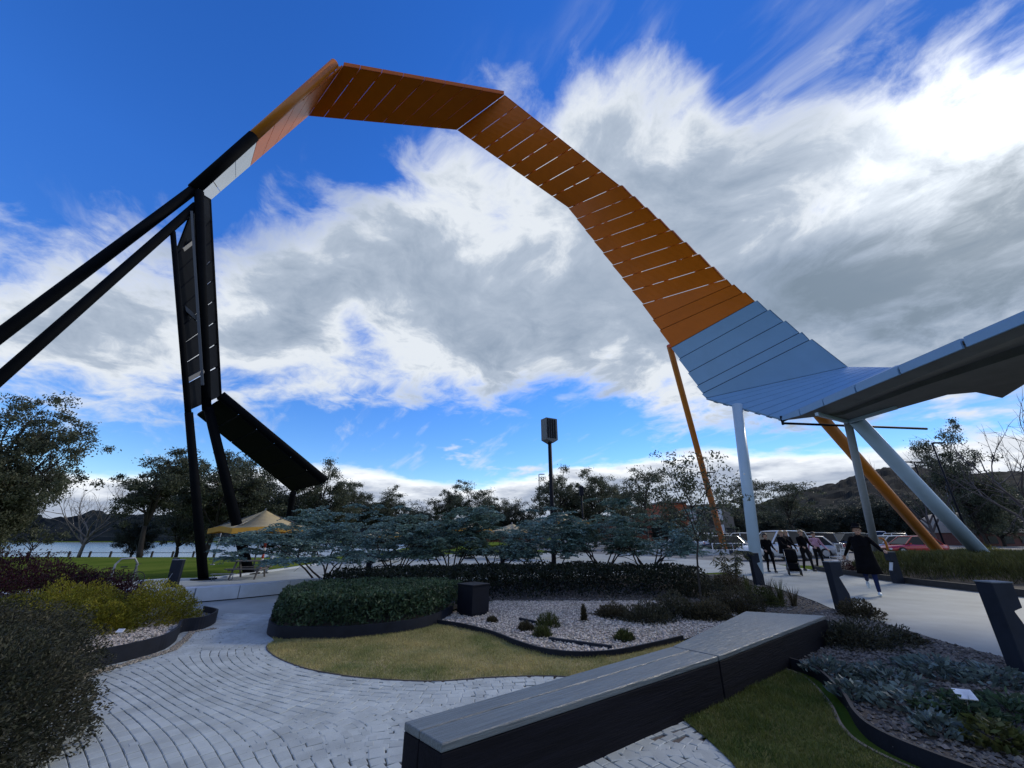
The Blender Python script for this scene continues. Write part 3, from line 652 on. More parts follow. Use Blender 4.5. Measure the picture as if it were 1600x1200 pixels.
M_BARK = mat('dark_bark', (.030, .026, .024), .9, var=.3, scale=6)
M_PALEBARK = mat('pale_bark', (.16, .145, .13), .85, var=.35, scale=3)
M_TWIG = mat('twig', (.028, .022, .022), .9)
def unit(n): 
    d = rng.normal(size=(n, 3)); return d/np.linalg.norm(d, axis=1, keepdims=True)
def leaf_arrays(C, D, L, W):
    n = len(C); L = np.broadcast_to(L, n)[:, None]; W = np.broadcast_to(W, n)[:, None]
    s = np.cross(D, unit(n)); s /= np.linalg.norm(s, axis=1, keepdims=True)+1e-9
    V = np.stack([C-D*L/2, C+s*W/2, C+D*L/2, C-s*W/2], 1).reshape(-1, 3)
    return V, np.arange(4*n).reshape(n, 4)
def leaves(name, C, D, L, W, m, parent=None):
    V, F = leaf_arrays(C, D, L, W); return npmesh(name, V, F, m, parent)
def lim(p, d, L, n, wob):           # a wandering limb
    pts = [Vector(p)]; d = Vector(d).normalized()
    for i in range(n):
        d = (d+Vector(rng.normal(size=3))*wob).normalized(); pts.append(pts[-1]+d*L/n)
    return pts, d
def gum(name, H, spread, nleaf, m, ls=.26, fork=.3, nl=9, bark=None, sub=4, drop=.35, clump=.9, lean=0.0, gap=.0, trunk_r=None):
    root = empty(name); tr = MB(); tips = []; r0 = trunk_r or H*.022
    pts, d = lim((0, 0, -.1), (lean, 0, 1), H*fork, 4, .06); tr.tube(pts, [r0, r0*.9, r0*.82, r0*.75, r0*.68], 8)
    top = pts[-1]
    for i in range(nl):
        a = 2*math.pi*(i+rng.random()*.7)/nl; el = .25+1.25*rng.random()
        ht = (i % 3)/3; st = pts[-1].lerp(top+Vector((lean, 0, 1))*H*.32, ht)
        L = (H-st.z)*(.62+.30*rng.random()); hor = spread*(.5+.55*rng.random())
        dv = Vector((math.cos(a)*hor, math.sin(a)*hor, L*el*.75))
        if dv.z+st.z > H*.97: dv.z = H*.97-st.z
        bp, bd = lim(st, dv, dv.length, 5, .13); tr.tube(bp, [r0*.5, r0*.42, r0*.34, r0*.26, r0*.18, r0*.09], 6)
        tips.append((bp[-1], 1.0))
        for k in range(sub):
            s0 = bp[2+k % 3]; sp, _ = lim(s0, bd+Vector(rng.normal(size=3))*.75, dv.length*(.28+.25*rng.random()), 3, .2)
            tr.tube(sp, [r0*.22, r0*.16, r0*.1, r0*.05], 5); tips.append((sp[-1], .8))
    # leader, so the trunk runs up into the crown
    bp, _ = lim(top, (lean, 0, 1), H*.95-top.z, 5, .10); tr.tube(bp, [r0*.66, r0*.55, r0*.42, r0*.3, r0*.2, r0*.08], 7); tips += [(bp[-1], .9), (bp[-2], .9)]
    tr.build('trunk', bark or M_BARK, root)
    n = len(tips); per = nleaf//(n*3); Cs = []; Ds = []
    for t, sz in tips:
        for j in range(3):           # three little clouds of leaves at each limb end
            c = np.array(t)+rng.normal(size=3)*np.array([.55, .55, .38])*clump
            R_ = clump*sz*(.45+.5*rng.random()); q = rng.normal(size=(per, 3))*.50*R_*np.array([1, 1, .66])
            q[:, 2] -= drop*R_*rng.random(per)*rng.random(per)
            Cs.append(c+q); dd = unit(per); dd[:, 2] -= drop*1.6; Ds.append(dd)
    C = np.concatenate(Cs); D = np.concatenate(Ds); D /= np.linalg.norm(D, axis=1, keepdims=True)
    leaves('crown', C, D, ls*(.6+.8*rng.random(len(C))), ls*(.30+.3*rng.random(len(C))), m, root)
    return root
def bare(name, H, spread, r0, seed=0, nl=7, bark=None, fork=.22):
    root = empty(name); tr = MB(); tw = MB()
    pts, d = lim((0, 0, -.1), (0, 0, 1), H*fork, 3, .05); tr.tube(pts, [r0, r0*.9, r0*.85, r0*.8], 8)
    def grow(p, d, L, r, lev):
        q, e = lim(p, d, L, 4, .10); (tr if lev < 2 else tw).tube(q, [r, r*.8, r*.62, r*.45, r*.3], 6 if lev < 2 else 4, cap=False)
        if lev < 4:
            for k in range(3 if lev < 3 else 4):
                s = q[1+k % 4] if k else q[-1]; v = (e+Vector(rng.normal(size=3))*.48+Vector((0, 0, .22))).normalized()
                grow(s, v, L*(.55+.2*rng.random()), r*.5, lev+1)
    for i in range(nl):
        a = 2*math.pi*(i+rng.random()*.5)/nl; grow(pts[-1-(i % 2)], (math.cos(a)*spread, math.sin(a)*spread, 1.0), H*.36, r0*.55, 1)
    tr.build('trunk', bark or M_PALEBARK, root); tw.build('twigs', bark or M_PALEBARK, root)
    return root
def shrub(name, blobs, n, L, W, m, label, cat='shrub', group=None, stems=5, shell=.5, bumps=.16, up=.0, cell=.25):
    """leafy mound: leaves through the outer shell of noise-worn ellipsoids"""
    root = empty(name, (blobs[0][0], blobs[0][1], 0)); tag(root, label, cat, group); tot = sum(b[2]*b[3]+b[2]*b[4] for b in blobs); Cs = []; Ds = []
    for (x, y, rx, ry, rz, z0) in blobs:
        k = int(n*(rx*ry+rx*rz)/tot); d = unit(k); d[:, 2] = np.abs(d[:, 2])
        w = 1+bumps*2*(vnoise(d[:, 0]*rx+x*3.1+d[:, 2]*rz*1.7, d[:, 1]*ry+y*2.3-d[:, 2]*rz, cell, 2)-.5)+bumps*(vnoise(d[:, 0]*rx+d[:, 2], d[:, 1]*ry+d[:, 2], cell*.4, 9)-.5)
        r = (1-shell*rng.random(k)**2.0)*w
        Cs.append(np.array([x-blobs[0][0], y-blobs[0][1], z0])+d*r[:, None]*np.array([rx, ry, rz])); e = unit(k)*.8+d*.9; e[:, 2] += up; Ds.append(e)
    C = np.concatenate(Cs); D = np.concatenate(Ds); D /= np.linalg.norm(D, axis=1, keepdims=True)
    leaves('foliage', C, D, L*(.6+.8*rng.random(len(C))), W*(.7+.6*rng.random(len(C))), m, root)
    tr = MB()
    for i in range(stems):
        x, y, rx, ry, rz, z0 = blobs[i % len(blobs)]; a = rng.random()*6.28
        pts, _ = lim((x-blobs[0][0]+.1*math.cos(a), y-blobs[0][1]+.1*math.sin(a), 0), (.6*math.cos(a)*rx, .6*math.sin(a)*ry, rz*.8), .75*min(rz+z0, rx)*1.2, 4, .15); tr.tube(pts, [.02, .016, .012, .008, .004], 5)
    tr.build('stem', M_TWIG, root)['kind'] = 'stuff'; return root
def mass(name, poly, h, n, L, W, m, label, cat, z0=.05, edge=.25, nscale=.35, up=.5, depth=.5, var=.5):
    xs_ = [p[0] for p in poly]; ys_ = [p[1] for p in poly]; x0, x1, y0, y1 = min(xs_), max(xs_), min(ys_), max(ys_)
    k = n*4; X = x0+(x1-x0)*rng.random(k); Y = y0+(y1-y0)*rng.random(k); ok = inside(poly, X, Y); X = X[ok][:n]; Y = Y[ok][:n]; k = len(X)
    dist = np.full(k, 9.0)
    for i in range(len(poly)):
        a = np.array(poly[i][:2]); b = np.array(poly[(i+1) % len(poly)][:2]); ab = b-a; t = np.clip(((X-a[0])*ab[0]+(Y-a[1])*ab[1])/(ab@ab+1e-9), 0, 1)
        dist = np.minimum(dist, np.hypot(X-a[0]-t*ab[0], Y-a[1]-t*ab[1]))
    top = h*(.30+.70*np.sqrt(np.clip(dist/edge, 0, 1)))*(1-var/2+var*(.6*vnoise(X, Y, nscale, 4)+.4*vnoise(X, Y, nscale*.4, 8)))
    q = rng.random(k); zz = z0+top*(1-depth*q*q-.98*(1-depth)*(q > .8)*rng.random(k))
    root = empty(name, (sum(xs_)/len(xs_), sum(ys_)/len(ys_), 0)); tag(root, label, cat)
    D = unit(k); D[:, 2] = np.abs(D[:, 2])+up; D /= np.linalg.norm(D, axis=1, keepdims=True)
    C = np.stack([X-root.location.x, Y-root.location.y, zz], -1)
    leaves('foliage', C, D, L*(.6+.8*rng.random(k)), W*(.7+.6*rng.random(k)), m, root)
    tr = MB()
    for i in range(14):
        j = rng.integers(k); p, _ = lim((C[j, 0], C[j, 1], 0), (rng.normal()*.3, rng.normal()*.3, 1), h*.6, 3, .1); tr.tube(p, [.015, .012, .009, .005], 5)
    tr.build('stem', M_TWIG, root)['kind'] = 'stuff'; return root
def blades(name, poly, n, h, w, m, z0):
    xs_ = [p[0] for p in poly]; ys_ = [p[1] for p in poly]; k = n*4
    X = min(xs_)+(max(xs_)-min(xs_))*rng.random(k); Y = min(ys_)+(max(ys_)-min(ys_))*rng.random(k); ok = inside(poly, X, Y); X = X[ok][:n]; Y = Y[ok][:n]; k = len(X)
    hh = h*(.5+.9*rng.random(k))*(.6+.8*vnoise(X, Y, .3, 3)); a = rng.random(k)*6.283; ln_ = hh*(.2+.9*rng.random(k)); b = rng.random(k)*6.283
    base = np.stack([X, Y, np.full(k, z0)], -1); s = np.stack([np.cos(a), np.sin(a), np.zeros(k)], -1)*w/2
    tip = base+np.stack([np.cos(b)*ln_, np.sin(b)*ln_, hh], -1)
    V = np.stack([base-s, base+s, tip], 1).reshape(-1, 3); return tag(npmesh(name, V, np.arange(3*k).reshape(k, 3), m), kind='stuff')
o = blades('dry_grass', LAWN, 60000, .030, .006, LM_STRAW, .033); tag(o, 'short dry straw coloured grass of the curved front lawn', 'grass')
o = blades('green_grass', BRL, 42000, .034, .006, LM_BLADE, .033); tag(o, 'short green grass of the lower right lawn', 'grass')
# ----- gravel stones
def stones(name, poly, n, r, z, m, skip=None):
    xs_ = [p[0] for p in poly]; ys_ = [p[1] for p in poly]; k = n*4
    X = min(xs_)+(max(xs_)-min(xs_))*rng.random(k); Y = min(ys_)+(max(ys_)-min(ys_))*rng.random(k); ok = inside(poly, X, Y); X = X[ok][:n]; Y = Y[ok][:n]; k = len(X)
    base = np.array([(1, 0, 0), (.2, .9, .1), (-.9, .3, 0), (-.3, -.85, .1), (.1, .1, .65), (0, 0, -.5)]); F6 = np.array([(0, 1, 4), (1, 2, 4), (2, 3, 4), (3, 0, 4), (1, 0, 5), (2, 1, 5), (3, 2, 5), (0, 3, 5)])
    s = r*(.5+rng.random(k)); a = rng.random(k)*6.283; B = base[None]*(1+.35*(rng.random((k, 6, 3))-.5))*s[:, None, None]
    x = B[:, :, 0]*np.cos(a)[:, None]-B[:, :, 1]*np.sin(a)[:, None]+X[:, None]; y = B[:, :, 0]*np.sin(a)[:, None]+B[:, :, 1]*np.cos(a)[:, None]+Y[:, None]; zz = z+B[:, :, 2]+s[:, None]*.3
    V = np.stack([x, y, zz], -1).reshape(-1, 3); F = (F6[None]+6*np.arange(k)[:, None, None]).reshape(-1, 3); return tag(npmesh(name, V, F, m), kind='stuff')
stones('gravel', GB, 15000, .021, .05, M_STONE)
stones('mulch_stones', RB, 12000, .024, .05, mat('mulch_stone', (.15, .13, .11), .85, var=.3, scale=20, island=.5))
stones('bed_stones', [(-5.28, 5.9), (-5.17, 6.3), (-5.13, 6.7), (-5.4, 7.2), (-5.7, 7.8), (-7.8, 8.2), (-8, 6)], 5000, .02, .13, M_STONE)
stones('edge_gravel', [(-5.2, 5.0), (-5.05, 6.2), (-5.0, 6.7), (-5.25, 7.25), (-5.55, 7.8), (-5.35, 8.1), (-5.25, 8.1), (-5.45, 7.8), (-5.12, 7.2), (-4.88, 6.7), (-4.92, 6.1), (-5.05, 5.0)], 1500, .016, .03, mat('tan_gravel', (.30, .26, .2), .9, var=.25, scale=30, island=.35))
stones('bed_gravel', MB2, 9000, .022, .06, mat('pale_mulch_stone', (.19, .17, .15), .85, var=.3, scale=20, island=.5))
# ----- foreground and court planting
shrub('bush', [(-6.6, 4.5, 1.9, 1.9, .98, 0.02), (-4.32, 3.65, .95, .9, .80, 0.02), (-5.4, 3.6, 1.2, 1.2, .92, .02), (-3.95, 3.05, .75, .75, .62, .02)], 210000, .034, .013, LM_GREY, 'large grey green bush filling the lower left corner', stems=16, shell=.35, cell=.22)
shrub('red_shrub', [(-10.6, 9.0, 2.3, 1.1, 1.12, 0.1), (-8.75, 9.3, 1.1, .8, .72, .1), (-13.2, 9.0, 1.8, 1.2, 1.35, .1)], 60000, .055, .02, LM_RED, 'dark purple red shrub behind the yellow green shrub', stems=8)
shrub('golden_shrub', [(-7.55, 7.55, .95, .75, .68, .1), (-6.5, 8.05, .72, .65, .60, .1), (-8.5, 7.3, .6, .6, .55, .1), (-6.7, 7.25, .6, .42, .46, .1), (-7.2, 7.05, .4, .35, .36, .1)], 60000, .042, .014, LM_YEL, 'yellow green mounded shrub in the left gravel bed', stems=8, up=.15, bumps=.22, cell=.2)
HP = [(p.x+.0, p.y+.03) for p in HEDGE_E[10:]]+[(-1.0, 9.9), (-2.2, 10.4), (-3.6, 10.3), (-4.6, 9.7), (-4.5, 8.75)]
mass('low_hedge', HP, .50, 30000, .075, .03, LM_HEDGE, 'low dark green spreading hedge above the curved steel edging', 'hedge', z0=.14, edge=.10, var=.22, nscale=.22, depth=.75, up=.0)
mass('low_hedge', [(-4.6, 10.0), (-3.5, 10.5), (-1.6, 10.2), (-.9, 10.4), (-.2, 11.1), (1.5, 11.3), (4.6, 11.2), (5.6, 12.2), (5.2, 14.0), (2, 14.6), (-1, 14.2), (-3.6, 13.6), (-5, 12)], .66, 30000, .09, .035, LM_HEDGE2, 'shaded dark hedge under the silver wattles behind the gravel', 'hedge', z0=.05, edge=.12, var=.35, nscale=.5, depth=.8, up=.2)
TUFTS = [(856, 984, .23, .20, 'larger green tuft at the centre of the gravel bed', LM_TUFT), (822, 990, .13, .12, 'small olive tuft at the left of the gravel bed group', LM_OLIVE), (848, 1000, .15, .14, 'low green tuft nearest the edging in the gravel bed', LM_TUFT), (976, 1006, .17, .14, 'round green tuft alone near the wooden bench', LM_TUFT), (769, 977, .09, .08, 'tiny brown tuft beside the dark cabinet', LM_OLIVE), (913, 975, .06, .26, 'thin brown upright seedling in the gravel bed', LM_OLIVE)]
for px, py, r, h, lab, m in TUFTS:
    g = G(px, py); shrub('tuft', [(g.x, g.y, r, r, h, .05)], 900, .09, .012, m, lab, 'plant', 'tufts in the gravel bed', stems=3, up=.9, shell=.8)
# low plants of the bed between gravel, bench and path
for i, (px, py, rx, h, m, n, lab) in enumerate([
    (960, 968, .45, .20, LM_OLIVE, 3000, 'low brown grey mat at the right edge of the gravel'), (1010, 975, .55, .28, LM_GREY, 4000, 'grey green mound behind the middle of the bench'), (1060, 968, .6, .38, LM_GREY, 4500, 'taller grey green mound left of the young gum'),
    (1110, 972, .5, .34, LM_OLIVE, 4000, 'olive brown mound at the foot of the young gum'), (1150, 960, .6, .42, LM_OLIVE, 4500, 'olive brown bush behind the far end of the bench'), (1195, 950, .45, .40, LM_MOUND, 3000, 'grassy green clump left of the nearest notched bollard'),
    (1090, 935, .7, .55, LM_GREY, 5000, 'dull green bush below the wattle by the young gum'), (1140, 925, .6, .5, LM_OLIVE, 4000, 'brownish bush by the path near the white pillar')]):
    g = G(px, py); shrub('low_bush', [(g.x, g.y, rx, rx*.8, h, .05)], n, .06, .016, m, lab, 'shrub', 'low bushes in the bed behind the bench', stems=5, up=.4, shell=.7, bumps=.3)
def grass_clump(name, x, y, h, n, m, label, spread=.35, z=.05, w=.012, cat='plant', group=None, droop=.5):
    root = empty(name, (x, y, z)); tag(root, label, cat, group); V = []; F = []
    for i in range(n):
        a = rng.random()*6.283; hh = h*(.5+.6*rng.random()); o_ = rng.random()*spread*.3; b = np.array([math.cos(a)*o_, math.sin(a)*o_, 0]); t = np.array([math.cos(a), math.sin(a), 0]); s = np.array([-math.sin(a), math.cos(a), 0])*w/2
        r = spread*(.3+.7*rng.random()); k = len(V)
        for f, wf in ((0, 1), (.4, .9), (.75, .6), (1, .08)): p = b+t*r*f**1.6+np.array([0, 0, hh*(f-droop*.5*f*f*f)]); V += [p-s*wf, p+s*wf]
        F += [(k+2*j, k+2*j+1, k+2*j+3, k+2*j+2) for j in range(3)]
    npmesh('blades', np.array(V), np.array(F), m, root); c = MB(); c.ball((0, 0, .02), (spread*.2, spread*.2, .06), 8, 5); c.build('crown', M_TWIG, root); return root
for i, (px, py, h, lab) in enumerate([(1205, 944, .55, 'tall thin grass clump by the path edge, leftmost of four'), (1222, 948, .6, 'tall thin grass clump second from left beside the path'), (1243, 952, .42, 'short thin grass clump nearest the notched bollard'), (1172, 935, .6, 'tall rusty grass clump behind the others near the pillar bollard')]):
    g = G(px, py); grass_clump('grass_clump', g.x, g.y, h, 70, LM_MOUND if i % 2 else LM_OLIVE, lab, .22, group='grass clumps along the path', droop=.1)
g = G(1150, 915); lv = empty('leafy_plant', (g.x, g.y, .05)); tag(lv, 'upright shrub with long drooping leaves before the white pillar', 'plant')
st = MB(); C = []; D = []
for i in range(9):
    a = rng.random()*6.28; p, _ = lim((0, 0, 0), (math.cos(a)*.45, math.sin(a)*.45, 1), .9+.35*rng.random(), 5, .12); st.tube(p, [.014, .012, .01, .008, .006, .003], 5)
    for q in p[2:]:
        for k in range(9): d = Vector(rng.normal(size=3)); d.z = -.5-.5*rng.random(); d.normalize(); C.append(np.array(q)+np.array(d)*.12); D.append(np.array(d))
st.build('stem', M_TWIG, lv)['kind'] = 'stuff'; leaves('foliage', np.array(C), np.array(D), .26, .035, leafmat('long_leaf', (.05, .065, .03), (.11, .12, .07)), lv)
# ----- lower right bed
def rosette(name, x, y, r, n, m, label, group, h=.16):
    root = empty(name, (x, y, .05)); tag(root, label, 'plant', group); k = n; a = rng.random(k)*6.283; q = r*np.sqrt(rng.random(k)); c = np.stack([np.cos(a)*q, np.sin(a)*q, .04+h*rng.random(k)*(1.1-q/r)], -1)
    D = np.stack([np.cos(a+rng.normal(size=k)*.6), np.sin(a+rng.normal(size=k)*.6), .1+.9*rng.random(k)], -1); D /= np.linalg.norm(D, axis=1, keepdims=True)
    leaves('foliage', c, D, .085*(.45+1.0*rng.random(k)), .04*(.6+.8*rng.random(k)), m, root)
    st = MB()
    for i in range(10):
        p, _ = lim((0, 0, 0), (math.cos(i*.63)*1, math.sin(i*.63)*1, .12), r*.95, 4, .12); st.tube(p, [.008, .007, .006, .005, .003], 5)
    st.build('stem', M_TWIG, root)['kind'] = 'stuff'; return root
for i, (px, py, r, n, m, lab) in enumerate([
    (1300, 1062, .34, 260, LM_BLUE, 'blue grey creeping plant nearest the bench end'), (1385, 1075, .45, 384, LM_BLUE, 'broad blue grey creeping plant at the middle of the mulch bed'), (1470, 1060, .5, 396, LM_BLUE, 'blue grey creeping plant below the concrete path'),
    (1560, 1075, .5, 372, LM_BLUE, 'blue grey creeping plant at the right edge below the big bollard'), (1420, 1115, .42, 347, LM_BLUE, 'blue grey creeping plant left of the white plant label'), (1500, 1130, .38, 460, LM_HEDGE, 'dark green creeping plant under the white plant label'),
    (1590, 1130, .4, 420, LM_HEDGE, 'dark green creeping plant right of the white plant label'), (1475, 1160, .2, 200, LM_BLUE, 'small pale blue rosette below the white plant label'), (1340, 1100, .26, 260, LM_BLUE, 'small blue grey plant hugging the curved edging'), (1560, 1175, .3, 380, LM_TUFT, 'bright green feathery plant in the lower right corner')]):
    g = G(px, py); rosette('ground_cover', g.x, g.y, r*.88, n, m, lab, 'creeping plants in the lower right bed')
for px, py, rx, h, m, n, lab in [(1330, 1012, .75, .30, LM_GREY, 7000, 'wide grey green prostrate shrub between bench and path'), (1255, 1000, .4, .3, LM_HEDGE, 3000, 'dark green shrub tucked against the far bench end'), (1345, 968, .4, .28, LM_OLIVE, 3000, 'brown twiggy shrub at the foot of the nearest notched bollard'), (1420, 1010, .3, .14, LM_OLIVE, 1200, 'small rusty mat by the edge of the path')]:
    g = G(px, py); shrub('prostrate_shrub', [(g.x, g.y, rx, rx*.7, h, .04)], n, .055, .016, m, lab, 'shrub', stems=6, up=.2, shell=.7, bumps=.35)
# ----- right bed
mass('grass_mound', [(14.7, 18.6), (14.35, 16.2), (14.9, 14.6), (16.5, 13.7), (20, 13.6), (25, 14.5), (28, 18), (26, 21), (20, 20.5), (16.5, 19.8)], .80, 52000, .22, .018, LM_MOUND, 'broad mound of fine green grass under the white strut', 'grass', z0=.1, edge=1.0, var=.25, nscale=.9, up=1.3, depth=.7)
shrub('grey_bush', [(24.5, 17.5, 2.3, 1.6, 1.9, .2), (27.5, 19, 2.5, 2, 2.2, .2)], 16000, .10, .035, LM_GREY, 'grey green bush at the right edge beyond the white strut', stems=8)
shrub('golden_shrub', [(22.0, 19.6, 1.1, .9, 1.05, .1)], 6000, .07, .02, LM_YEL, 'small yellow green shrub behind the foot of the white strut', stems=5)
shrub('rust_shrub', [(15.3, 19.6, .55, .5, .42, .1), (14.9, 18.7, .4, .4, .3, .1)], 3000, .06, .018, LM_RED, 'low rusty red shrub beside the white chair', stems=4)
# ----- silver wattles
WATN = [1]; LM_ACA2 = leafmat('green_wattle_leaf', (.075, .145, .115), (.17, .26, .215), isl=.6, trans=.2)
def wattle(name, H, Wd, npad, label, x, y, rz=0, stems=7):
    root = empty(name, (x, y, .05), rz); tag(root, label, 'shrub', 'silver wattles in the middle bed'); st = MB(); pads = []
    for i in range(stems):
        a = 2*math.pi*i/stems+rng.random()*.6; q, e = lim((rng.normal()*.08, rng.normal()*.08, 0), (math.cos(a)*Wd*.5, math.sin(a)*Wd*.5, H*.62), H*.78, 6, .14)
        st.tube(q, [.035, .03, .026, .022, .018, .014, .009], 6); pads.append(q[-1])
        for k in range(5):
            s, _ = lim(q[3+k % 4], (math.cos(a+rng.normal()*.8), math.sin(a+rng.normal()*.8), .05+.5*rng.random()), Wd*(.22+.25*rng.random()), 4, .2); st.tube(s, [.014, .011, .009, .007, .004], 5); pads += [s[-1], s[-2]]
    st.build('trunk', M_TWIG, root); C = []; D = []; per = 190
    while len(pads) < npad:
        p = pads[rng.integers(len(pads))]; pads.append(p+Vector((rng.normal()*.30, rng.normal()*.30, rng.normal()*.16)))
    for p in pads:
        p = np.array(p); p[2] = np.clip(p[2]*1.08+rng.normal()*.10, H*.34, H*(.93+.06*rng.random())); a0 = rng.random()*6.283; ax = np.array([math.cos(a0), math.sin(a0), 0]); bx = np.array([-math.sin(a0), math.cos(a0), 0]); r = .24+.22*rng.random()
        for k in range(5):        # feathery sprays lying flat, tips drooping
            b = a0+k*1.257+rng.normal()*.2; t = np.array([math.cos(b), math.sin(b), .10*rng.normal()]); n = per//5; f = rng.random(n); sd = (rng.random(n)-.5)*.16*r/.3
            c = p+t*(f*r)[:, None]+np.stack([-math.sin(b)*sd, math.cos(b)*sd, -.22*r*f*f+rng.normal(size=n)*.012], -1); C.append(c)
            d = np.tile(t, (n, 1))*.5+np.stack([-math.sin(b)*np.sign(sd), math.cos(b)*np.sign(sd), np.zeros(n)], -1)+rng.normal(size=(n, 3))*np.array([.25, .25, .18]); D.append(d)
    C = np.concatenate(C); D = np.concatenate(D); D /= np.linalg.norm(D, axis=1, keepdims=True)
    leaves('foliage', C, D, (.085*(.7+.6*rng.random(len(C)))), .030, LM_ACA if len(WATN) % 3 else LM_ACA2, root); WATN.append(1); return root
WAT = [(510, 917, 2.55, 3.7, 230, 'silver wattle with bare forked stems nearest the yellow umbrella'), (622, 908, 2.55, 2.6, 150, 'silver wattle, second from the yellow umbrella'), (700, 912, 2.6, 2.5, 150, 'silver wattle behind the dark cabinet'), (772, 906, 2.5, 2.6, 150, 'silver wattle just left of the tall dark lamp post'),
       (850, 902, 2.7, 2.7, 150, 'silver wattle around the base of the tall dark lamp post'), (930, 904, 2.85, 2.6, 160, 'silver wattle right of the tall dark lamp post'), (1000, 904, 2.85, 2.3, 150, 'silver wattle at the right end of the row, by the young gum')]
for px, py, H, Wd, npd, lab in WAT:
    g = G(px, py); wattle('silver_wattle', H, Wd, npd, lab, g.x, min(g.y, 15.5) if g.y < 15.5 else 15.5+.2*rng.random(), rng.random()*6)
# ----- trees
HPS = {}
def place(proto, first, px, py_top, D, Hp, label, group, sx=1.0, rz=None, cat='tree'):
    t = P(px, py_top, D); gx = P(px, py_top+.4*(868-py_top), D).x; g0 = float(gz(gx, D)); o = proto if first else copy_tree(proto)
    Hp = max(v.co.z for c in proto.children for v in c.data.vertices) if id(proto) not in HPS else HPS[id(proto)]; HPS[id(proto)] = Hp; s = (t.z-g0)/Hp; o.location = (gx, D, g0); o.scale = (s*sx, s*sx, s); o.rotation_euler = (0, 0, rng.random()*6.28 if rz is None else rz); tag(o, label, cat, group); return o
big = gum('gum_tree', 12, 3.4, 60000, LM_GUM, ls=.24, fork=.06, nl=26, sub=6, clump=1.15, trunk_r=.26); place(big, True, 8, 608, 27, 12, 'big dense gum tree at the left edge of the picture', 'trees by the lake', sx=.92, rz=0)
ga = gum('gum_tree', 10, 2.8, 22000, LM_GUM, ls=.21, fork=.26, nl=11, sub=5, clump=.85)
gb = gum('gum_tree', 10, 3.0, 30000, LM_GUMD, ls=.22, fork=.14, nl=14, sub=5, clump=1.05)
gc = gum('gum_tree', 10, 1.9, 18000, LM_GUM, ls=.20, fork=.28, nl=10, sub=5, clump=.8, lean=.06)
gd = gum('round_tree', 10, 3.6, 34000, LM_PINE, ls=.26, fork=.08, nl=18, sub=5, clump=1.25)
ge = gum('slender_tree', 10, 1.9, 6500, LM_GUMD, ls=.22, fork=.3, nl=9, sub=5, clump=.75, trunk_r=.12)
used = set()
def T(pr, *a, **k):
    f = id(pr) not in used; used.add(id(pr)); return place(pr, f, *a, **k)
GL, GM, GR = 'trees by the lake', 'gum trees behind the plaza', 'trees round the car park'
T(gc, 252, 692, 46, 10, 'tall gum with leaning trunk left of the black struts', GL, sx=1.1)
T(gd, 218, 800, 52, 10, 'small dark round tree on the lake shore left of the leaning gum', GL, sx=.9)
T(ga, 345, 700, 52, 10, 'open gum tree seen between the two black struts', GL, sx=1.15)
T(gb, 300, 722, 60, 10, 'dark gum behind the left black strut', GL, sx=1.0)
T(gb, 400, 694, 58, 10, 'dense dark gum under the folded black panel', GL, sx=1.1)
T(gd, 455, 755, 66, 10, 'dark round tree behind the tip of the black panel', GL, sx=1.1)
T(ga, 505, 712, 60, 10, 'gum tree just right of the tip of the black panel', GM, sx=.85)
T(gc, 548, 748, 66, 10, 'small gum, second right of the black panel tip', GM, sx=1.2)
T(gb, 590, 758, 70, 10, 'small rounded gum above the first wattle gap', GM, sx=1.0)
T(gc, 622, 766, 72, 10, 'little gum with a thin top among the distant row', GM, sx=1.3)
T(gd, 665, 782, 74, 10, 'low dark tree in the distant row left of the thin gum', GM, sx=1.5)
T(gc, 708, 752, 66, 10, 'thin gum with a bare neck in the distant row', GM, sx=.9)
T(gb, 752, 750, 64, 10, 'broad dark gum left of the tall lamp post', GM, sx=1.25)
T(gd, 800, 774, 66, 10, 'low dark tree directly left of the tall lamp post', GM, sx=1.2)
T(ga, 878, 725, 58, 10, 'open gum directly right of the tall lamp post', GM, sx=.9)
T(ga, 925, 728, 58, 10, 'open gum with drooping crown, second right of the lamp post', GM, sx=1.0)
T(gc, 965, 757, 64, 10, 'small gum between the drooping gum and the orange strut', GM, sx=1.3)
T(ge, 1008, 728, 50, 10, 'slender grey gum left of the young gum', GM, sx=1.15)
T(gd, 1040, 792, 70, 10, 'low dark tree before the orange brick building', GM, sx=1.3)
yg = gum('young_gum', 3.9, .85, 3600, LM_GUMD, ls=.085, fork=.38, nl=9, sub=5, clump=.32, trunk_r=.03); g = G(1097, 948); yg.location = (g.x, g.y, .05); tag(yg, 'young slender gum standing in the bed in front of the orange strut', 'tree')
T(ge, 1172, 742, 62, 10, 'thin topped tree right behind the white pillar', GR, sx=1.4)
T(ge, 1235, 748, 66, 10, 'thin topped tree over the walking group', GR, sx=1.5)
T(gd, 1150, 786, 88, 10, 'dark round tree left of the white pillar', GR, sx=1.2)
for px, py, D, sx, lab in [(1205, 786, 92, 1.2, 'dark tree at the far side of the car park over the first walker'), (1262, 782, 96, 1.3, 'dark tree at the far side of the car park over the pink shirt'), (1318, 776, 98, 1.3, 'dark tree beyond the car park left of the grey strut'), (1372, 772, 96, 1.2, 'dark tree beyond the car park between grey and orange struts'),
                           (1425, 770, 92, 1.2, 'dark tree beyond the orange strut and red car'), (1480, 765, 84, 1.1, 'dark tree behind the flagpoles'), (1588, 750, 74, 1.3, 'dark dense tree at the right edge of the picture')]:
    T(gd, px, py, D, 10, lab, GR, sx=sx)
T(gb, 1500, 662, 52, 10, 'round leafy tree against bright cloud right of the white strut', GR, sx=.72)
T(gb, 1545, 742, 60, 10, 'dark leafy tree below the bare winter tree', GR, sx=1.2)
T(gb, 1345, 790, 110, 10, 'pale olive tree far down the car park lane', GR, sx=1.3)
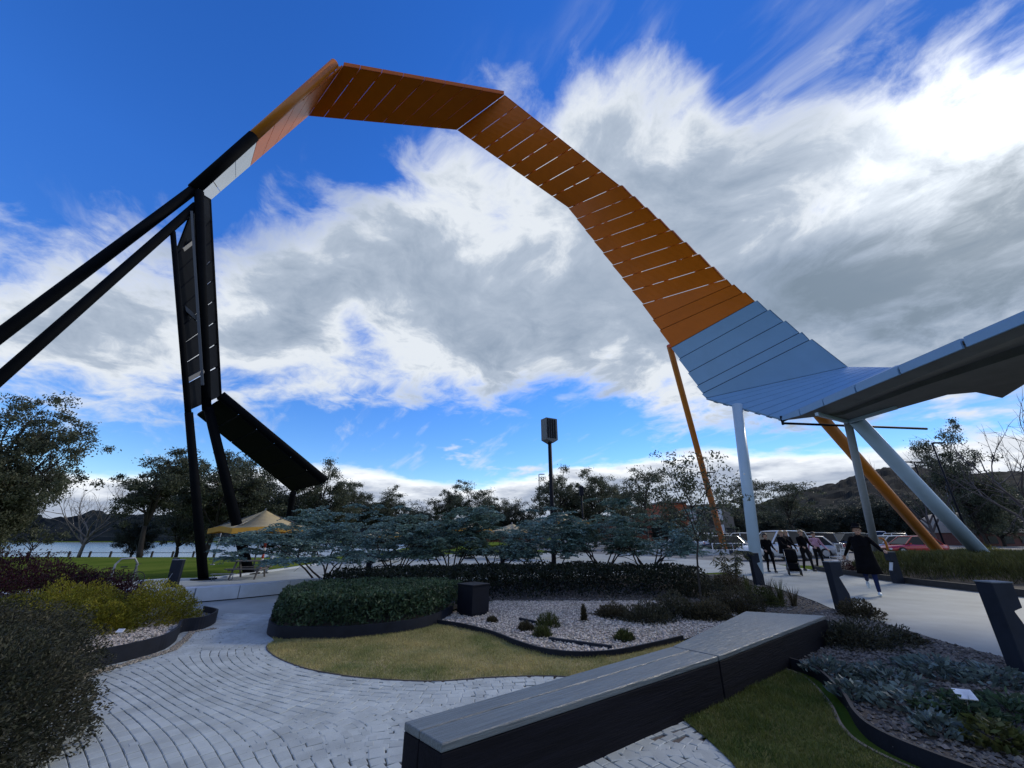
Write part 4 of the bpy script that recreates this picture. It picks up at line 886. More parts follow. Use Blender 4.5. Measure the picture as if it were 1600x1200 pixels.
ba = bare('bare_tree', 9, .8, .17, nl=9); T(ba, 152, 738, 50, 9.6, 'pale bare winter tree in front of the lake', GL, sx=1.0)
bb = bare('bare_tree', 9, .62, .17, nl=8, bark=mat('grey_brown_bark', (.09, .075, .075), .9)); T(bb, 1572, 628, 42, 9.6, 'bare winter tree against bright cloud at the right edge', GR, sx=.9)
T(bb, 1432, 690, 48, 9.6, 'small bare winter tree behind the white strut', GR, sx=.8)
T(gd, -15, 700, 31, 10, 'dark lower tree at the far left edge below the big gum', GL, sx=.8)
T(bb, 62, 800, 42, 9.6, 'low bare tree with forked trunk beside the big gum', GL, sx=1.0)
# ------------------------------------------------------------------ bench
bh = .42
def Z(px, py, z): g = G(px, py, z); return Vector((g.x, g.y, 0))
n0, n1 = Z(632, 1128, bh), Z(690, 1162, bh); j0, j1 = Z(1050, 1010, bh), Z(1122, 1025, bh); f0, f1 = Z(1165, 955, bh), Z(1290, 962, bh)
bench = empty('timber_bench', n0); tag(bench, 'long dark timber block bench with weathered grey top', 'bench'); BP = Matrix.Translation(-n0)
def bpart(q, z0, z1, name, m, inset=0.0):
    c = sum(q, Vector())/len(q); q = [p+(c-p).normalized()*inset for p in q]
    b = MB().hexa([(p.x, p.y, z0) for p in q], [(p.x, p.y, z1) for p in q]); o = b.build(name, m, bench); o.matrix_parent_inverse = BP
    bv = o.modifiers.new('edge', 'BEVEL'); bv.width = .008; bv.segments = 2; return o
mid = lambda a, b, t: a+(b-a)*t
k0, k1 = mid(n0, n1, .42), mid(j0, j1, .42)
g_ = .004
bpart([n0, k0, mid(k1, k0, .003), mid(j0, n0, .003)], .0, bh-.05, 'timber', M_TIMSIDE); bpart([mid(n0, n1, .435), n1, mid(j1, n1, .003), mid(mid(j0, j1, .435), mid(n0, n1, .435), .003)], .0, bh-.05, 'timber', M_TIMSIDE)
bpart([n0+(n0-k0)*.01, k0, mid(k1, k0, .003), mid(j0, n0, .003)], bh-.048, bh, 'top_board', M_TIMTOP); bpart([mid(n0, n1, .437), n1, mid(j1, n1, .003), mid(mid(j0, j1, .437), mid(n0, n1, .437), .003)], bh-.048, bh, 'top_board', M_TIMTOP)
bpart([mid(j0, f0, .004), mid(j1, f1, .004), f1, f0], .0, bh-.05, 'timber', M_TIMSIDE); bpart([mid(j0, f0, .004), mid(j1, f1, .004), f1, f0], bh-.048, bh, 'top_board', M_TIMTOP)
# ------------------------------------------------------------------ dark cabinet
a_, b_, c_ = G(713, 970), G(735, 973.5), G(762, 968); cb = empty('service_cabinet', b_); tag(cb, 'plain dark metal cabinet standing at the edge of the gravel', 'cabinet')
ctr = (a_+c_)/2; ang = math.atan2((c_-b_).y, (c_-b_).x); w1, w2 = (c_-b_).length+.05, .50
def cpart(name, m, c, d): o = MB().box(c, d, ang-0).build(name, m, cb); o.matrix_parent_inverse = Matrix.Translation(-b_); v = o.modifiers.new('edge', 'BEVEL'); v.width = .006; return o
cc = G(737, 968)+Vector((0, .22, 0))
cpart('plinth', M_STEEL, cc+Vector((0, 0, .05)), (.42, .42, .10)); cpart('body', M_DARK, cc+Vector((0, 0, .350)), (.47, .47, .50)); cpart('lid', M_DARK, cc+Vector((0, 0, .616)), (.50, .50, .03))
# ------------------------------------------------------------------ notched light bollards
def bollard_proto():
    root = empty('bollard'); pr = [(-.15, 0), (.17, 0), (.17, .36), (.02, .70), (.15, .735), (.15, 1.0), (-.15, 1.0)]; b = MB(); n = len(pr)
    b.slab([(x, -.11, z) for x, z in pr], (0, .22, 0)); o = b.build('post', M_BOLL, root); v = o.modifiers.new('edge', 'BEVEL'); v.width = .008
    MB().box((0, 0, 1.008), (.31, .23, .014)).build('cap_plate', mat('cap_steel', (.16, .18, .21), .5), root)
    b = MB(); b.slab([(.045, -.075, .665), (.160, -.075, .405), (.160, .075, .405), (.045, .075, .665)], (.008, 0, .004)); b.build('light_lens', M_PLATE, root)
    return root
bo = bollard_proto(); first = True
for px, py, rz, lab, s in [(1320, 957, 0, 'notched dark bollard nearest the wooden bench beside the path', 1), (1187, 917, 0, 'notched dark bollard in front of the white pillar', 1), (1405, 912, 180, 'notched dark bollard behind the striding person by the grass mound', 1), (1612, 1062, 0, 'big notched dark bollard cut by the right edge of the picture', 1.02),
                           (262, 938, 200, 'dark bollard behind the yellow green shrub before the low wall', .95), (575, 917, 0, 'dark bollard between the low wall and wattle stems', .95), (785, 897, 90, 'dark bollard under the middle wattles', 1), (267, 903, 90, 'small bollard with white patch on the lawn beyond the low wall', .7)]:
    o = bo if first else copy_tree(bo); first = False; g = G(px, py); o.location = (g.x, g.y, .01); o.rotation_euler = (0, 0, R(rz)); o.scale = (s*.86, s*.9, s); tag(o, lab, 'bollard', 'notched light bollards')
# ------------------------------------------------------------------ lamp posts
def thing_at(name, loc, label, cat, group=None, rz=0.0): o = empty(name, loc, rz); return tag(o, label, cat, group)
g = G(866, 893); lamp = thing_at('lamp_post', g, 'tall dark lamp post with a boxy grey head above the wattles', 'lamp post')
lx = P(848, 690, g.y).x-g.x
MB().tube([(0, 0, 0), (0, 0, 6.35)], [.11, .095], 14).build('pole', M_DARK, lamp)
hb = MB(); w, d_ = .34, .26
hb.slab([(-w, -d_, 6.15), (w*.2, -d_, 5.98), (w, -d_, 6.15), (w, -d_, 7.28), (-w, -d_, 7.28)], (0, 2*d_, 0)); hh_ = hb.build('lamp_head', mat('lamp_head_grey', (.10, .11, .125), .5), lamp); hh_.rotation_euler = (0, 0, R(28))
for k in range(4):
    f = MB().box((-.25+.14*k, -d_-.012, 6.72), (.09, .022, 1.0)).build('fin', M_DARK, hh_)
MB().box((w+.012, 0, 6.72), (.022, .44, 1.0)).build('lens_panel', M_PLATE, hh_)
MB().tube([(0, 0, 0), (0, 0, .06)], .2, 14).build('base_plate', M_DARK, lamp)
def tlamp(px, py, D, label, arm=.9, double=True):
    t = P(px, py, D); o = thing_at('street_lamp', (t.x, D, 0), label, 'lamp post', 'car park lamp posts'); h = t.z
    MB().tube([(0, 0, 0), (0, 0, h)], [.09, .06], 8).build('pole', M_DARK, o)
    for s in ((-1, 1) if double else (1,)): MB().box((s*arm*.6, 0, h), (arm, .28, .10)).build('lamp_head', M_DARK, o)
    MB().tube([(0, 0, 0), (0, 0, .3)], .16, 10).build('base', M_DARK, o)
tlamp(1104, 738, 46, 'car park lamp with two flat heads behind the orange strut'); tlamp(842, 741, 62, 'slim lamp with one flat head left of the tall lamp post', .8, False)
tlamp(1456, 692, 36, 'car park lamp with one flat head before the leafy tree', 1.0, False); tlamp(1428, 722, 46, 'smaller flat headed lamp behind the white strut', .9)
g = P(908, 762, 40); o = thing_at('lamp_post', (g.x, 40, 0), 'short dark lamp with box head right of the tall lamp post', 'lamp post'); MB().tube([(0, 0, 0), (0, 0, g.z-.6)], .08, 8).build('pole', M_DARK, o); MB().box((0, 0, g.z-.3), (.42, .35, .9)).build('lamp_head', M_DARK, o)
# ------------------------------------------------------------------ umbrellas, picnic table, small things on the terrace
M_CANV = mat('yellow_canvas', (.62, .36, .06), .8, var=.12, scale=2, trans=.35); M_CREAM = mat('cream_canvas', (.62, .52, .33), .8, var=.1, scale=2, trans=.3); M_METAL = mat('grey_metal', (.22, .24, .27), .45, metal=.5)
def umbrella(x, y, ztop, zrim, r, label, m1=None, rz=0.0, val=.18, sides=4):
    o = thing_at('umbrella', (x, y, 0), label, 'umbrella', 'cafe umbrellas', rz); MB().tube([(0, 0, 0), (0, 0, ztop+.08)], .035, 8).build('pole', M_METAL, o); MB().tube([(0, 0, 0), (0, 0, .1)], .35, 14).build('base', M_DARK, o)
    n = sides; ring = [Vector((math.cos(2*math.pi*(i+.5)/n)*r, math.sin(2*math.pi*(i+.5)/n)*r, zrim)) for i in range(n)]
    for i in range(n):
        a, c = ring[i], ring[(i+1) % n]; t = Vector((0, 0, ztop)); m_ = (a+c)/2+Vector((0, 0, .10)); b = MB(); vs = []; K = 5
        for k in range(K+1):
            f = k/K
            for q in (a, m_, c): p = t.lerp(q, f); vs.append(p-Vector((0, 0, .18*math.sin(f*math.pi)*.5)))
        fs = [(3*k+j, 3*k+3+j, 3*k+4+j, 3*k+1+j) for k in range(K) for j in range(2)]; b.add(vs, fs, True); pn = b.build('canopy_panel', m1 or M_CREAM, o); sd = pn.modifiers.new('cloth', 'SOLIDIFY'); sd.thickness = .012
        b = MB(); b.add([a, m_, c, c-Vector((0, 0, val)), m_-Vector((0, 0, val)), a-Vector((0, 0, val))], [(0, 1, 4, 5), (1, 2, 3, 4)]); q = b.build('valance', M_CANV, o); sd = q.modifiers.new('cloth', 'SOLIDIFY'); sd.thickness = .01
        MB().tube([Vector((0, 0, ztop-.06)), a-Vector((0, 0, .03))], .014, 6).build('rib', M_METAL, o)
    return o
umbrella(P(410, 820, 19.5).x, 19.5, P(430, 797, 19.5).z, P(345, 826, 19.0).z, 2.35, 'large yellow umbrella tilted over the terrace behind the black strut', rz=R(-40), val=.22)
for px, py, D, r, lab in [(605, 822, 27, 1.8, 'cream umbrella top showing through the second wattle'), (800, 818, 31, 2.0, 'cream umbrella top left of the lamp post behind the wattles'), (880, 801, 30, 1.9, 'cream peaked umbrella right of the lamp post behind the wattles'), (735, 812, 30, 1.7, 'cream umbrella half hidden by the middle wattle')]:
    t = P(px, py, D); umbrella(t.x, D, t.z, t.z-.62, r, lab, rz=rng.random())
M_WOOD = mat('grey_table_wood', (.10, .09, .085), .7, var=.3, scale=8)
g = G(386, 904); pt = thing_at('picnic_table', g, 'grey picnic table with benches beside the black strut', 'table', rz=R(12)); pt.scale = (.72, .72, .85)
for k in range(5): MB().box((0, -.32+.16*k, .74), (1.7, .15, .04)).build('plank', M_WOOD, pt)
for s in (-1, 1):
    for k in range(2): MB().box((0, s*(.68+.15*k), .44), (1.7, .13, .04)).build('seat_plank', M_WOOD, pt)
    MB().bar((s*.6, -.75, 0), (s*.6, -.2, .72), .07, .07, up=(1, 0, 0)).build('leg', M_WOOD, pt); MB().bar((s*.6, .75, 0), (s*.6, .2, .72), .07, .07, up=(1, 0, 0)).build('leg', M_WOOD, pt); MB().box((s*.68, 0, .40), (.06, 1.7, .07)).build('beam', M_WOOD, pt)
g = G(346, 908); st_ = thing_at('low_bench', g, 'low thin metal bench left of the picnic table', 'bench', rz=R(10)); st_.scale = (.6, .6, .6); MB().box((0, 0, .40), (1.3, .35, .03)).build('seat', M_METAL, st_)
for s in (-.5, .5): MB().tube([(s, -.15, 0), (s, -.15, .39), (s, .15, .39), (s, .15, 0)], .02, 6).build('leg', M_METAL, st_)
g = G(406, 892); mp = thing_at('marker_post', g, 'red and white banded marker post by the picnic table', 'post'); rd, wh = mat('red_band', (.55, .05, .02), .5), mat('white_band', (.75, .75, .75), .5)
for k in range(6): MB().tube([(0, 0, .05+.24*k), (0, 0, .05+.24*(k+1)-.004)], .055, 12).build('band', rd if k % 2 == 0 else wh, mp)
MB().tube([(0, 0, 0), (0, 0, .05)], .13, 14).build('foot', M_DARK, mp)
g = G(414, 896); wp_ = thing_at('slanted_post', g, 'slanted pale grey post right of the striped marker', 'post'); MB().tube([(0, 0, 0), (.22, .15, 1.15)], .06, 10).build('pole', M_PLATE, wp_); MB().tube([(0, 0, 0), (0, 0, .04)], .13, 12).build('foot', M_DARK, wp_)
# flag post with a thin rope line by the trees
for px, py, D, lab in [(346, 826, 24, 'thin pale pole under the umbrella corner')]:
    t = P(px, py, D); o = thing_at('thin_pole', (t.x, D, float(gz(t.x, D))), lab, 'pole'); MB().tube([(0, 0, 0), (.05, 0, t.z)], .025, 6).build('pole', M_METAL, o); MB().tube([(0, 0, 0), (0, 0, .05)], .12, 10).build('foot', M_METAL, o)
# bicycle by its hoop
g = G(190, 917); bk = thing_at('bicycle', g, 'small bicycle parked behind the end of the low wall', 'bicycle', rz=R(15)); bk.scale = (.66, .66, .66); MT = mat('tyre_rubber', (.012, .012, .013), .8)
def ring(R_, r, c, n=22): 
    return [(c[0]+R_*math.cos(2*math.pi*i/n), c[1], c[2]+R_*math.sin(2*math.pi*i/n)) for i in range(n+1)]
for s in (-.52, .52):
    w = MB().tube(ring(.33, .02, (s, 0, .34)), .02, 6, cap=False).build('wheel', MT, bk); b = MB()
    for i in range(8): a = math.pi*i/8; b.tube([(s+.32*math.cos(a), 0, .34+.32*math.sin(a)), (s-.32*math.cos(a), 0, .34-.32*math.sin(a))], .004, 4, cap=False)
    q = b.build('spokes', M_METAL, w); q['kind'] = 'stuff'
MB().tube([(-.52, 0, .34), (-.15, 0, .82), (.38, 0, .85), (-.05, 0, .34), (-.15, 0, .80)], .018, 6).build('frame', M_DARK, bk); MB().tube([(.52, 0, .34), (.38, 0, .92), (.42, 0, 1.02)], .016, 6).build('fork', M_METAL, bk)
MB().tube([(.40, -.25, 1.02), (.42, 0, 1.03), (.40, .25, 1.02)], .013, 6).build('handlebar', MT, bk); MB().box((-.16, 0, .90), (.24, .12, .05)).build('saddle', MT, bk)
g = G(186, 918); hp = thing_at('bike_hoop', g, 'bent metal bicycle hoop at the end of the low wall', 'bike rack', rz=R(70)); MB().tube([(-.3, 0, 0), (-.3, 0, .7), (-.18, 0, .86), (.18, 0, .86), (.3, 0, .7), (.3, 0, 0)], .03, 8).build('hoop', M_METAL, hp)
for s in (-.3, .3): MB().tube([(s, 0, 0), (s, 0, .02)], .07, 10).build('base_plate', M_METAL, hp)
# lakeside fence
fy = 74; fe = thing_at('lake_fence', (-80, fy, float(gz(-80, fy))), 'low post fence along the lake shore', 'fence'); x = -95.0
while x < -45: z_ = float(gz(x, fy)); MB().box((x+80, 0, z_-fe.location.z+.5), (.22, .22, 1.0)).build('post', M_BARK, fe); x += 3.6
MB().box((10, 0, .75), (51, .06, .08)).build('rail', M_BARK, fe)
# plant labels
for px, py, rz, s, lab in [(184, 1000, 10, .62, 'small white plant label on a stake below the yellow green shrub'), (1516, 1112, -20, .9, 'white plant label among the blue grey creeping plants')]:
    g = G(px, py, .1); o = thing_at('plant_label', g, lab, 'sign', 'white plant labels', R(rz)); MB().tube([(0, 0, -.08), (0, 0, .12)], .008, 6).build('stake', M_METAL, o); b = MB(); b.slab([(-.075*s, -.05*s, .10), (.075*s, -.05*s, .10), (.075*s, .04*s, .10+.06*s), (-.075*s, .04*s, .10+.06*s)], (0, -.005, .008)); b.build('plate', mat('white_label', (.8, .82, .85), .4), o)
# ------------------------------------------------------------------ car park
M_GLASS = mat('car_glass', (.010, .013, .018), .15, var=.1, spec=.3); M_RIM = mat('alloy_rim', (.45, .46, .48), .35, metal=.7); M_HEAD = mat('headlight_glass', (.75, .78, .8), .12); M_TAIL = mat('tail_light', (.35, .02, .02), .25); M_TRIM = mat('black_trim', (.02, .02, .022), .6)
PAINT = {'white': (.72, .74, .76), 'silver': (.42, .44, .47), 'grey': (.12, .13, .145), 'black': (.015, .016, .019), 'blue': (.05, .12, .28), 'red': (.45, .016, .02)}
def paint(c): return mat('car_paint_'+c, PAINT[c], .22, var=.04, coat=.6)
def car_proto(kind, col):
    root = empty('car'); m = paint(col); suv = kind == 'suv'; L = 2.25; zb = .98 if suv else .86; zr = 1.72 if suv else 1.46; hw = .90
    st = [(-L, .42, zb-.10, hw-.18), (-L+.06, .30, zb-.03, hw-.06), (-L+.6, .24, zb, hw), (-.5, .22, zb, hw), (.85, .22, zb-.02, hw), (1.45, .24, zb-.10, hw-.02), (L-.25, .28, zb-.20, hw-.08), (L-.03, .34, zb-.32, hw-.20), (L, .42, zb-.40, hw-.28)]
    b = MB(); vs = []; n = 8
    for x, z0, z1, w in st: vs += [(x, -w*.86, z0), (x, -w, z0+.14), (x, -w, z1-.14), (x, -w*.90, z1), (x, w*.90, z1), (x, w, z1-.14), (x, w, z0+.14), (x, w*.86, z0)]
    fs = [(i*n+j, i*n+(j+1) % n, (i+1)*n+(j+1) % n, (i+1)*n+j) for i in range(len(st)-1) for j in range(n)]+[tuple(range(n-1, -1, -1)), tuple((len(st)-1)*n+j for j in range(n))]
    b.add(vs, fs, True); body = b.build('body', m, root)
    rear = -2.05 if suv else -1.95
    gs = [(rear, zb-.01, zb+.02, hw*.86, hw*.86), (rear+(.22 if suv else .55), zb, zr-.03, hw*.90, hw*.68), (-.55, zb, zr, hw*.92, hw*.70), (.15, zb, zr-.03, hw*.92, hw*.70), (.95, zb-.02, zb+.02, hw*.88, hw*.86)]
    b = MB(); vs = []
    for x, z0, z1, w0, w1 in gs: vs += [(x, -w0, z0-.03), (x, -w1, z1), (x, w1, z1), (x, w0, z0-.03)]
    b.add(vs, [(i*4+j, i*4+j+1, i*4+5+j, i*4+4+j) for i in range(4) for j in range(3)]+[(0, 3, 2, 1)]); b.build('window_glass', M_GLASS, root)
    b = MB(); x0, x1 = rear+(.20 if suv else .52), .20; ww = hw*.70+.015
    b.add([(x0, -ww, zr-.035), (-.55, -ww-.01, zr+.005), (x1, -ww, zr-.035), (x0, ww, zr-.035), (-.55, ww+.01, zr+.005), (x1, ww, zr-.035), (x0, -ww*.8, zr+.015), (-.55, -ww*.8, zr+.045), (x1, -ww*.8, zr+.01), (x0, ww*.8, zr+.015), (-.55, ww*.8, zr+.045), (x1, ww*.8, zr+.01)],
          [(0, 1, 7, 6), (1, 2, 8, 7), (6, 7, 10, 9), (7, 8, 11, 10), (9, 10, 4, 3), (10, 11, 5, 4), (2, 5, 11, 8), (0, 6, 9, 3)], True); b.build('roof', m, root)
    b = MB()
    for s in (-1, 1):
        for (xa, za, wa), (xb, zb_, wb) in (((.95, zb, .88), (.17, zr-.03, .70)), ((-.5, zb, .925), (-.5, zr-.02, .705)), ((rear+.03, zb, .87), (rear+(.22 if suv else .55), zr-.03, .69))): b.bar((xa, s*hw*wa, za), (xb, s*hw*wb, zb_), .07, .05)
    q = b.build('pillars', m, root); q['kind'] = 'stuff'
    for x in (-1.38, 1.38):
        for s in (-1, 1):
            t = MB().tube([(x, s*.70, .33), (x, s*.92, .33)], .33, 18).build('wheel', MT, root); MB().tube([(x, s*.915, .33), (x, s*.93, .33)], .21, 14).build('rim', M_RIM, t)
    for s in (-1, 1):
        MB().box((L-.12, s*.60, zb-.34), (.16, .34, .13)).build('headlight', M_HEAD, root); MB().box((-L+.04, s*.70, zb-.20), (.10, .22, .22)).build('tail_light', M_TAIL, root); MB().box((.72, s*(hw+.06), zb+.05), (.12, .14, .11)).build('mirror', m, root)
    MB().box((L-.04, 0, .40), (.12, 1.2, .16)).build('grille', M_TRIM, root); MB().box((-L+.02, 0, zb-.36), (.06, .52, .12)).build('number_plate', M_PLATE, root)
    return root
PR = {}
def car(kind, col, x, y, head, label, group='cars in the car park', s=1.0):
    k = (kind, col)
    if k in PR: o = copy_tree(PR[k])
    else: o = PR[k] = car_proto(kind, col)
    o.location = (x, y, .006); o.rotation_euler = (0, 0, head); o.scale = (s, s, s); return tag(o, label, 'car', group)
dx, dy = .64, .77; HL = math.atan2(.64, -.77)
cols = ['white', 'silver', 'white', 'grey', 'black', 'white', 'blue', 'silver', 'white', 'grey']
ORD = ['nearest', 'second', 'third', 'fourth', 'fifth', 'sixth', 'seventh', 'eighth', 'ninth', 'tenth', 'eleventh', 'twelfth']
def gl(row, c, kind, i): return f'{c} {"four wheel drive" if kind == "suv" else "sedan"}, {ORD[i]} {row}'
car('suv', 'white', 16.6, 41.8, HL+.25, 'white hatch parked side on left of the orange strut foot'); k = 0
for row, (x0, y0, n, txt) in {'a': (18.6, 44.2, 8, 'in the row of cars behind the orange strut foot'), 'b': (19.3, 38.5, 9, 'in the row of cars beside the white pillar'), 'c': (22.0, 32.0, 12, 'in the long row of cars behind the walking group'), 'd': (45.0, 50.0, 7, 'in the far row of cars right of the lane')}.items():
    for i in range(n):
        c = cols[(k*3+i) % 10]; kind = 'suv' if (i*7+k) % 3 == 0 else 'sedan'; car(kind, c, x0+dx*2.85*i, y0+dy*2.85*i, HL+(math.pi if (i % 4 == 1) else 0)+rng.normal()*.03, gl(txt, c, kind, i)); k += 1
car('sedan', 'red', 32.3, 34.3, math.pi-.05, 'dark red car parked behind the grass mound and orange strut'); car('sedan', 'silver', 33.0, 37.2, math.pi-.02, 'silver car parked just behind the dark red car'); car('suv', 'black', 32.0, 40.6, math.pi, 'black four wheel drive behind the dark red car')
car('suv', 'white', 53.5, 61.0, math.atan2(-.77, -.64), 'white four wheel drive coming down the car park lane', s=1.15)
car('suv', 'white', 17.6, 28.3, HL+.9, 'white four wheel drive half hidden by the white pillar', s=1.05)
# painted bay lines
wl = mat('line_paint', (.62, .62, .60), .6)
for i in range(6):
    o = MB().box((20.8+dx*2.85*i*2, 30.4+dy*2.85*i*2, .009), (4.6, .1, .006), HL).build('bay_line', wl); tag(o, kind='structure')
# pale kerb and railing at the car park edge
tag(MB().box((13.2, 34.6, .22), (9.5, .4, .42), R(8)).build('retaining_wall', M_WALL), 'low pale wall at the car park edge behind the wattles', 'wall')
g = G(1140, 872); rl = thing_at('white_railing', g, 'white railing around the orange strut foot', 'railing'); wr = mat('white_rail_paint', (.75, .76, .78), .4)
for i in range(5): MB().tube([(-1.1+.75*i, 0, 0), (-1.1+.75*i, 0, 1.0)], .03, 8).build('post', wr, rl)
for z_ in (.55, .98): MB().tube([(-1.1, 0, z_), (1.9, 0, z_)], .03, 8).build('rail', wr, rl)
# parking post, sign board, chair
g = P(1384, 848, 21.0); o = thing_at('yellow_post', (g.x, 21.0, 0), 'bent yellow steel post before the red car', 'post'); MB().tube([(0, 0, 0), (0, 0, 1.25), (-.08, 0, 1.4), (-.25, 0, 1.42)], .05, 8).build('pole', M_ORTUBE, o); MB().tube([(0, 0, 0), (0, 0, .05)], .12, 12).build('foot', M_ORTUBE, o)
g = G(1318, 880); o = thing_at('sign_board', g, 'small poster board standing on the path behind the white chair', 'sign', rz=R(-15)); MB().box((0, 0, .78), (.42, .03, .62)).build('board', mat('board_white', (.7, .7, .7), .5), o); MB().box((0, -.019, .82), (.32, .006, .44)).build('poster', mat('poster_print', (.06, .055, .06), .5, var=.9, scale=9, col2=(.4, .38, .36)), o)
for s in (-.18, .18): MB().bar((s, -.1, 0), (s, 0, .5), .03, .03).build('leg', wr, o)
g = G(1316, 893); ch = thing_at('white_chair', g, 'white slatted metal chair beside the path', 'chair', rz=R(200))
for k in range(5): MB().box((0, -.2+.1*k, .45), (.5, .07, .02)).build('seat_slat', wr, ch)
for k in range(5): MB().bar((-.25, .24+.025*k, .54+.1*k), (.25, .24+.025*k, .54+.1*k), .02, .07).build('back_slat', wr, ch)
for s in (-.25, .25):
    MB().tube([(s, -.22, 0), (s, -.22, .64), (s, .24, .64)], .016, 6).build('leg', wr, ch); MB().tube([(s, .28, 0), (s, .22, .45), (s, .37, 1.0)], .016, 6).build('leg', wr, ch)
# ------------------------------------------------------------------ buildings
M_BRICK = mat('orange_render', (.33, .075, .028), .8, var=.15, scale=2); M_BGREY = mat('grey_cladding', (.17, .155, .14), .7, var=.1); M_WIN = mat('window_glass_dark', (.02, .025, .03), .1); M_BWHITE = mat('white_cladding', (.6, .64, .7), .6)
def building(px0, px1, pyt, D, dep, m, label, wins, extra=(), name='office_building'):
    a, c = P(px0, pyt, D), P(px1, pyt, D); W = c.x-a.x; H = a.z; o = thing_at(name, (a.x, D, 0), label, 'building'); MB().box((W/2, dep/2, H/2), (W, dep, H)).build('wall', m, o); r = MB().box((W/2, dep/2-.1, H+.15), (W+.5, dep+.6, .3)).build('roof', M_BGREY, o)
    for x0, x1, z0, z1, mm in wins: f = MB().box(((x0+x1)/2*W, -.04, (z0+z1)/2*H), ((x1-x0)*W, .10, (z1-z0)*H)).build('window', M_TRIM, o); MB().box(((x0+x1)/2*W, -.10, (z0+z1)/2*H), ((x1-x0)*W-.2, .04, (z1-z0)*H-.2)).build('pane', mm, f)
    return o
building(1034, 1072, 786, 78, 10, M_BRICK, 'orange rendered building behind the young gum', [(.22, .62, .52, .86, M_WIN), (.05, .5, .05, .32, M_WIN), (.7, .9, .55, .75, M_WIN)])
building(1073, 1099, 792, 80, 9, M_BGREY, 'glass fronted building right of the orange building', [(.1, .48, .10, .9, M_BWHITE), (.54, .92, .10, .9, M_WIN)])
building(1100, 1142, 790, 84, 9, M_BGREY, 'grey brown building behind the orange strut', [(.30, .62, .05, .50, M_BWHITE), (.30, .62, .58, .92, M_BWHITE), (.68, .95, .05, .4, M_WIN), (.03, .25, .4, .8, M_WIN)])
building(760, 850, 815, 95, 12, mat('dull_brick', (.16, .06, .035), .85), 'dull red building low behind the tall lamp post', [(.1, .3, .3, .8, M_WIN), (.4, .6, .3, .8, M_WIN), (.7, .9, .3, .8, M_WIN)], name='brick_building')
building(930, 1035, 808, 100, 12, MATS['dull_brick'], 'dull red building low behind the right hand wattles', [(.05, .2, .3, .8, M_WIN), (.3, .45, .3, .8, M_WIN), (.55, .7, .3, .8, M_WIN), (.8, .95, .3, .8, M_WIN)], name='brick_building')
# pale curved roofed house at the right
a = P(1525, 795, 62); hs = thing_at('curved_roof_house', (P(1560, 800, 62).x, 62, 0), 'pale building with a curved roof under the right hand trees', 'building'); H = a.z; b = MB(); vs = []
for k in range(9): t = math.pi*k/8; vs += [(-4.5*math.cos(t), 0, H*.35+H*.6*math.sin(t)), (-4.5*math.cos(t), 9, H*.35+H*.6*math.sin(t))]
b.add(vs, [(2*k, 2*k+2, 2*k+3, 2*k+1) for k in range(8)]+[tuple(2*k for k in range(8, -1, -1)), tuple(2*k+1 for k in range(9))], True); b.build('roof', mat('tan_roof', (.25, .22, .19), .7), hs); MB().box((0, 4.5, H*.17), (8.6, 8.6, H*.36)).build('wall', mat('brown_wall', (.13, .05, .04), .8), hs)
for s in (-2.4, 0, 2.4): MB().box((s, .15, H*.16), (1.3, .1, H*.2)).build('window', M_WIN, hs)
# flagpoles
for i, (px, py, D, col, lab) in enumerate([(1474, 756, 60, (.10, .22, .35), 'flagpole with a limp blue flag behind the white strut'), (1485, 755, 61, (.45, .08, .03), 'flagpole with an orange red flag behind the white strut'), (1500, 768, 62, (.4, .42, .44), 'flagpole with a pale flag, third of four'), (1512, 787, 63, (.15, .3, .28), 'shortest flagpole with a green grey flag')]):
    t = P(px, py, D); o = thing_at('flagpole', (t.x, D, 0), lab, 'flagpole', 'flagpoles behind the white strut'); MB().tube([(0, 0, 0), (0, 0, t.z)], .04, 8).build('pole', M_METAL, o); b = MB()
    vs = []
    for k in range(7): f = k/6; vs += [(.05+.55*f, .08*math.sin(f*9), t.z-.1-.25*f), (.05+.40*f, .08*math.sin(f*9+.5), t.z-1.1-.35*f)]
    b.add(vs, [(2*k, 2*k+2, 2*k+3, 2*k+1) for k in range(6)], True); q = b.build('flag', mat(f'flag_cloth_{i}', col, .8), o); s_ = q.modifiers.new('cloth', 'SOLIDIFY'); s_.thickness = .01

for (xa, ya, xb, yb, lab) in [(812, 974, 838, 980, 'short flat steel strip behind the tufts in the gravel'), (858, 1007, 957, 1021, 'long flat steel strip between tufts and edging in the gravel')]:
    p, q = G(xa, ya), G(xb, yb); o = thing_at('steel_strip', p, lab, 'strip'); d = q-p; MB().bar((0, 0, .075), (d.x, d.y, .075), .04, .05).build('bar', M_BOLL, o)
    for e in (.1, .9): MB().tube([(d.x*e, d.y*e, .0), (d.x*e, d.y*e, .05)], .012, 6).build('peg', M_BOLL, o)
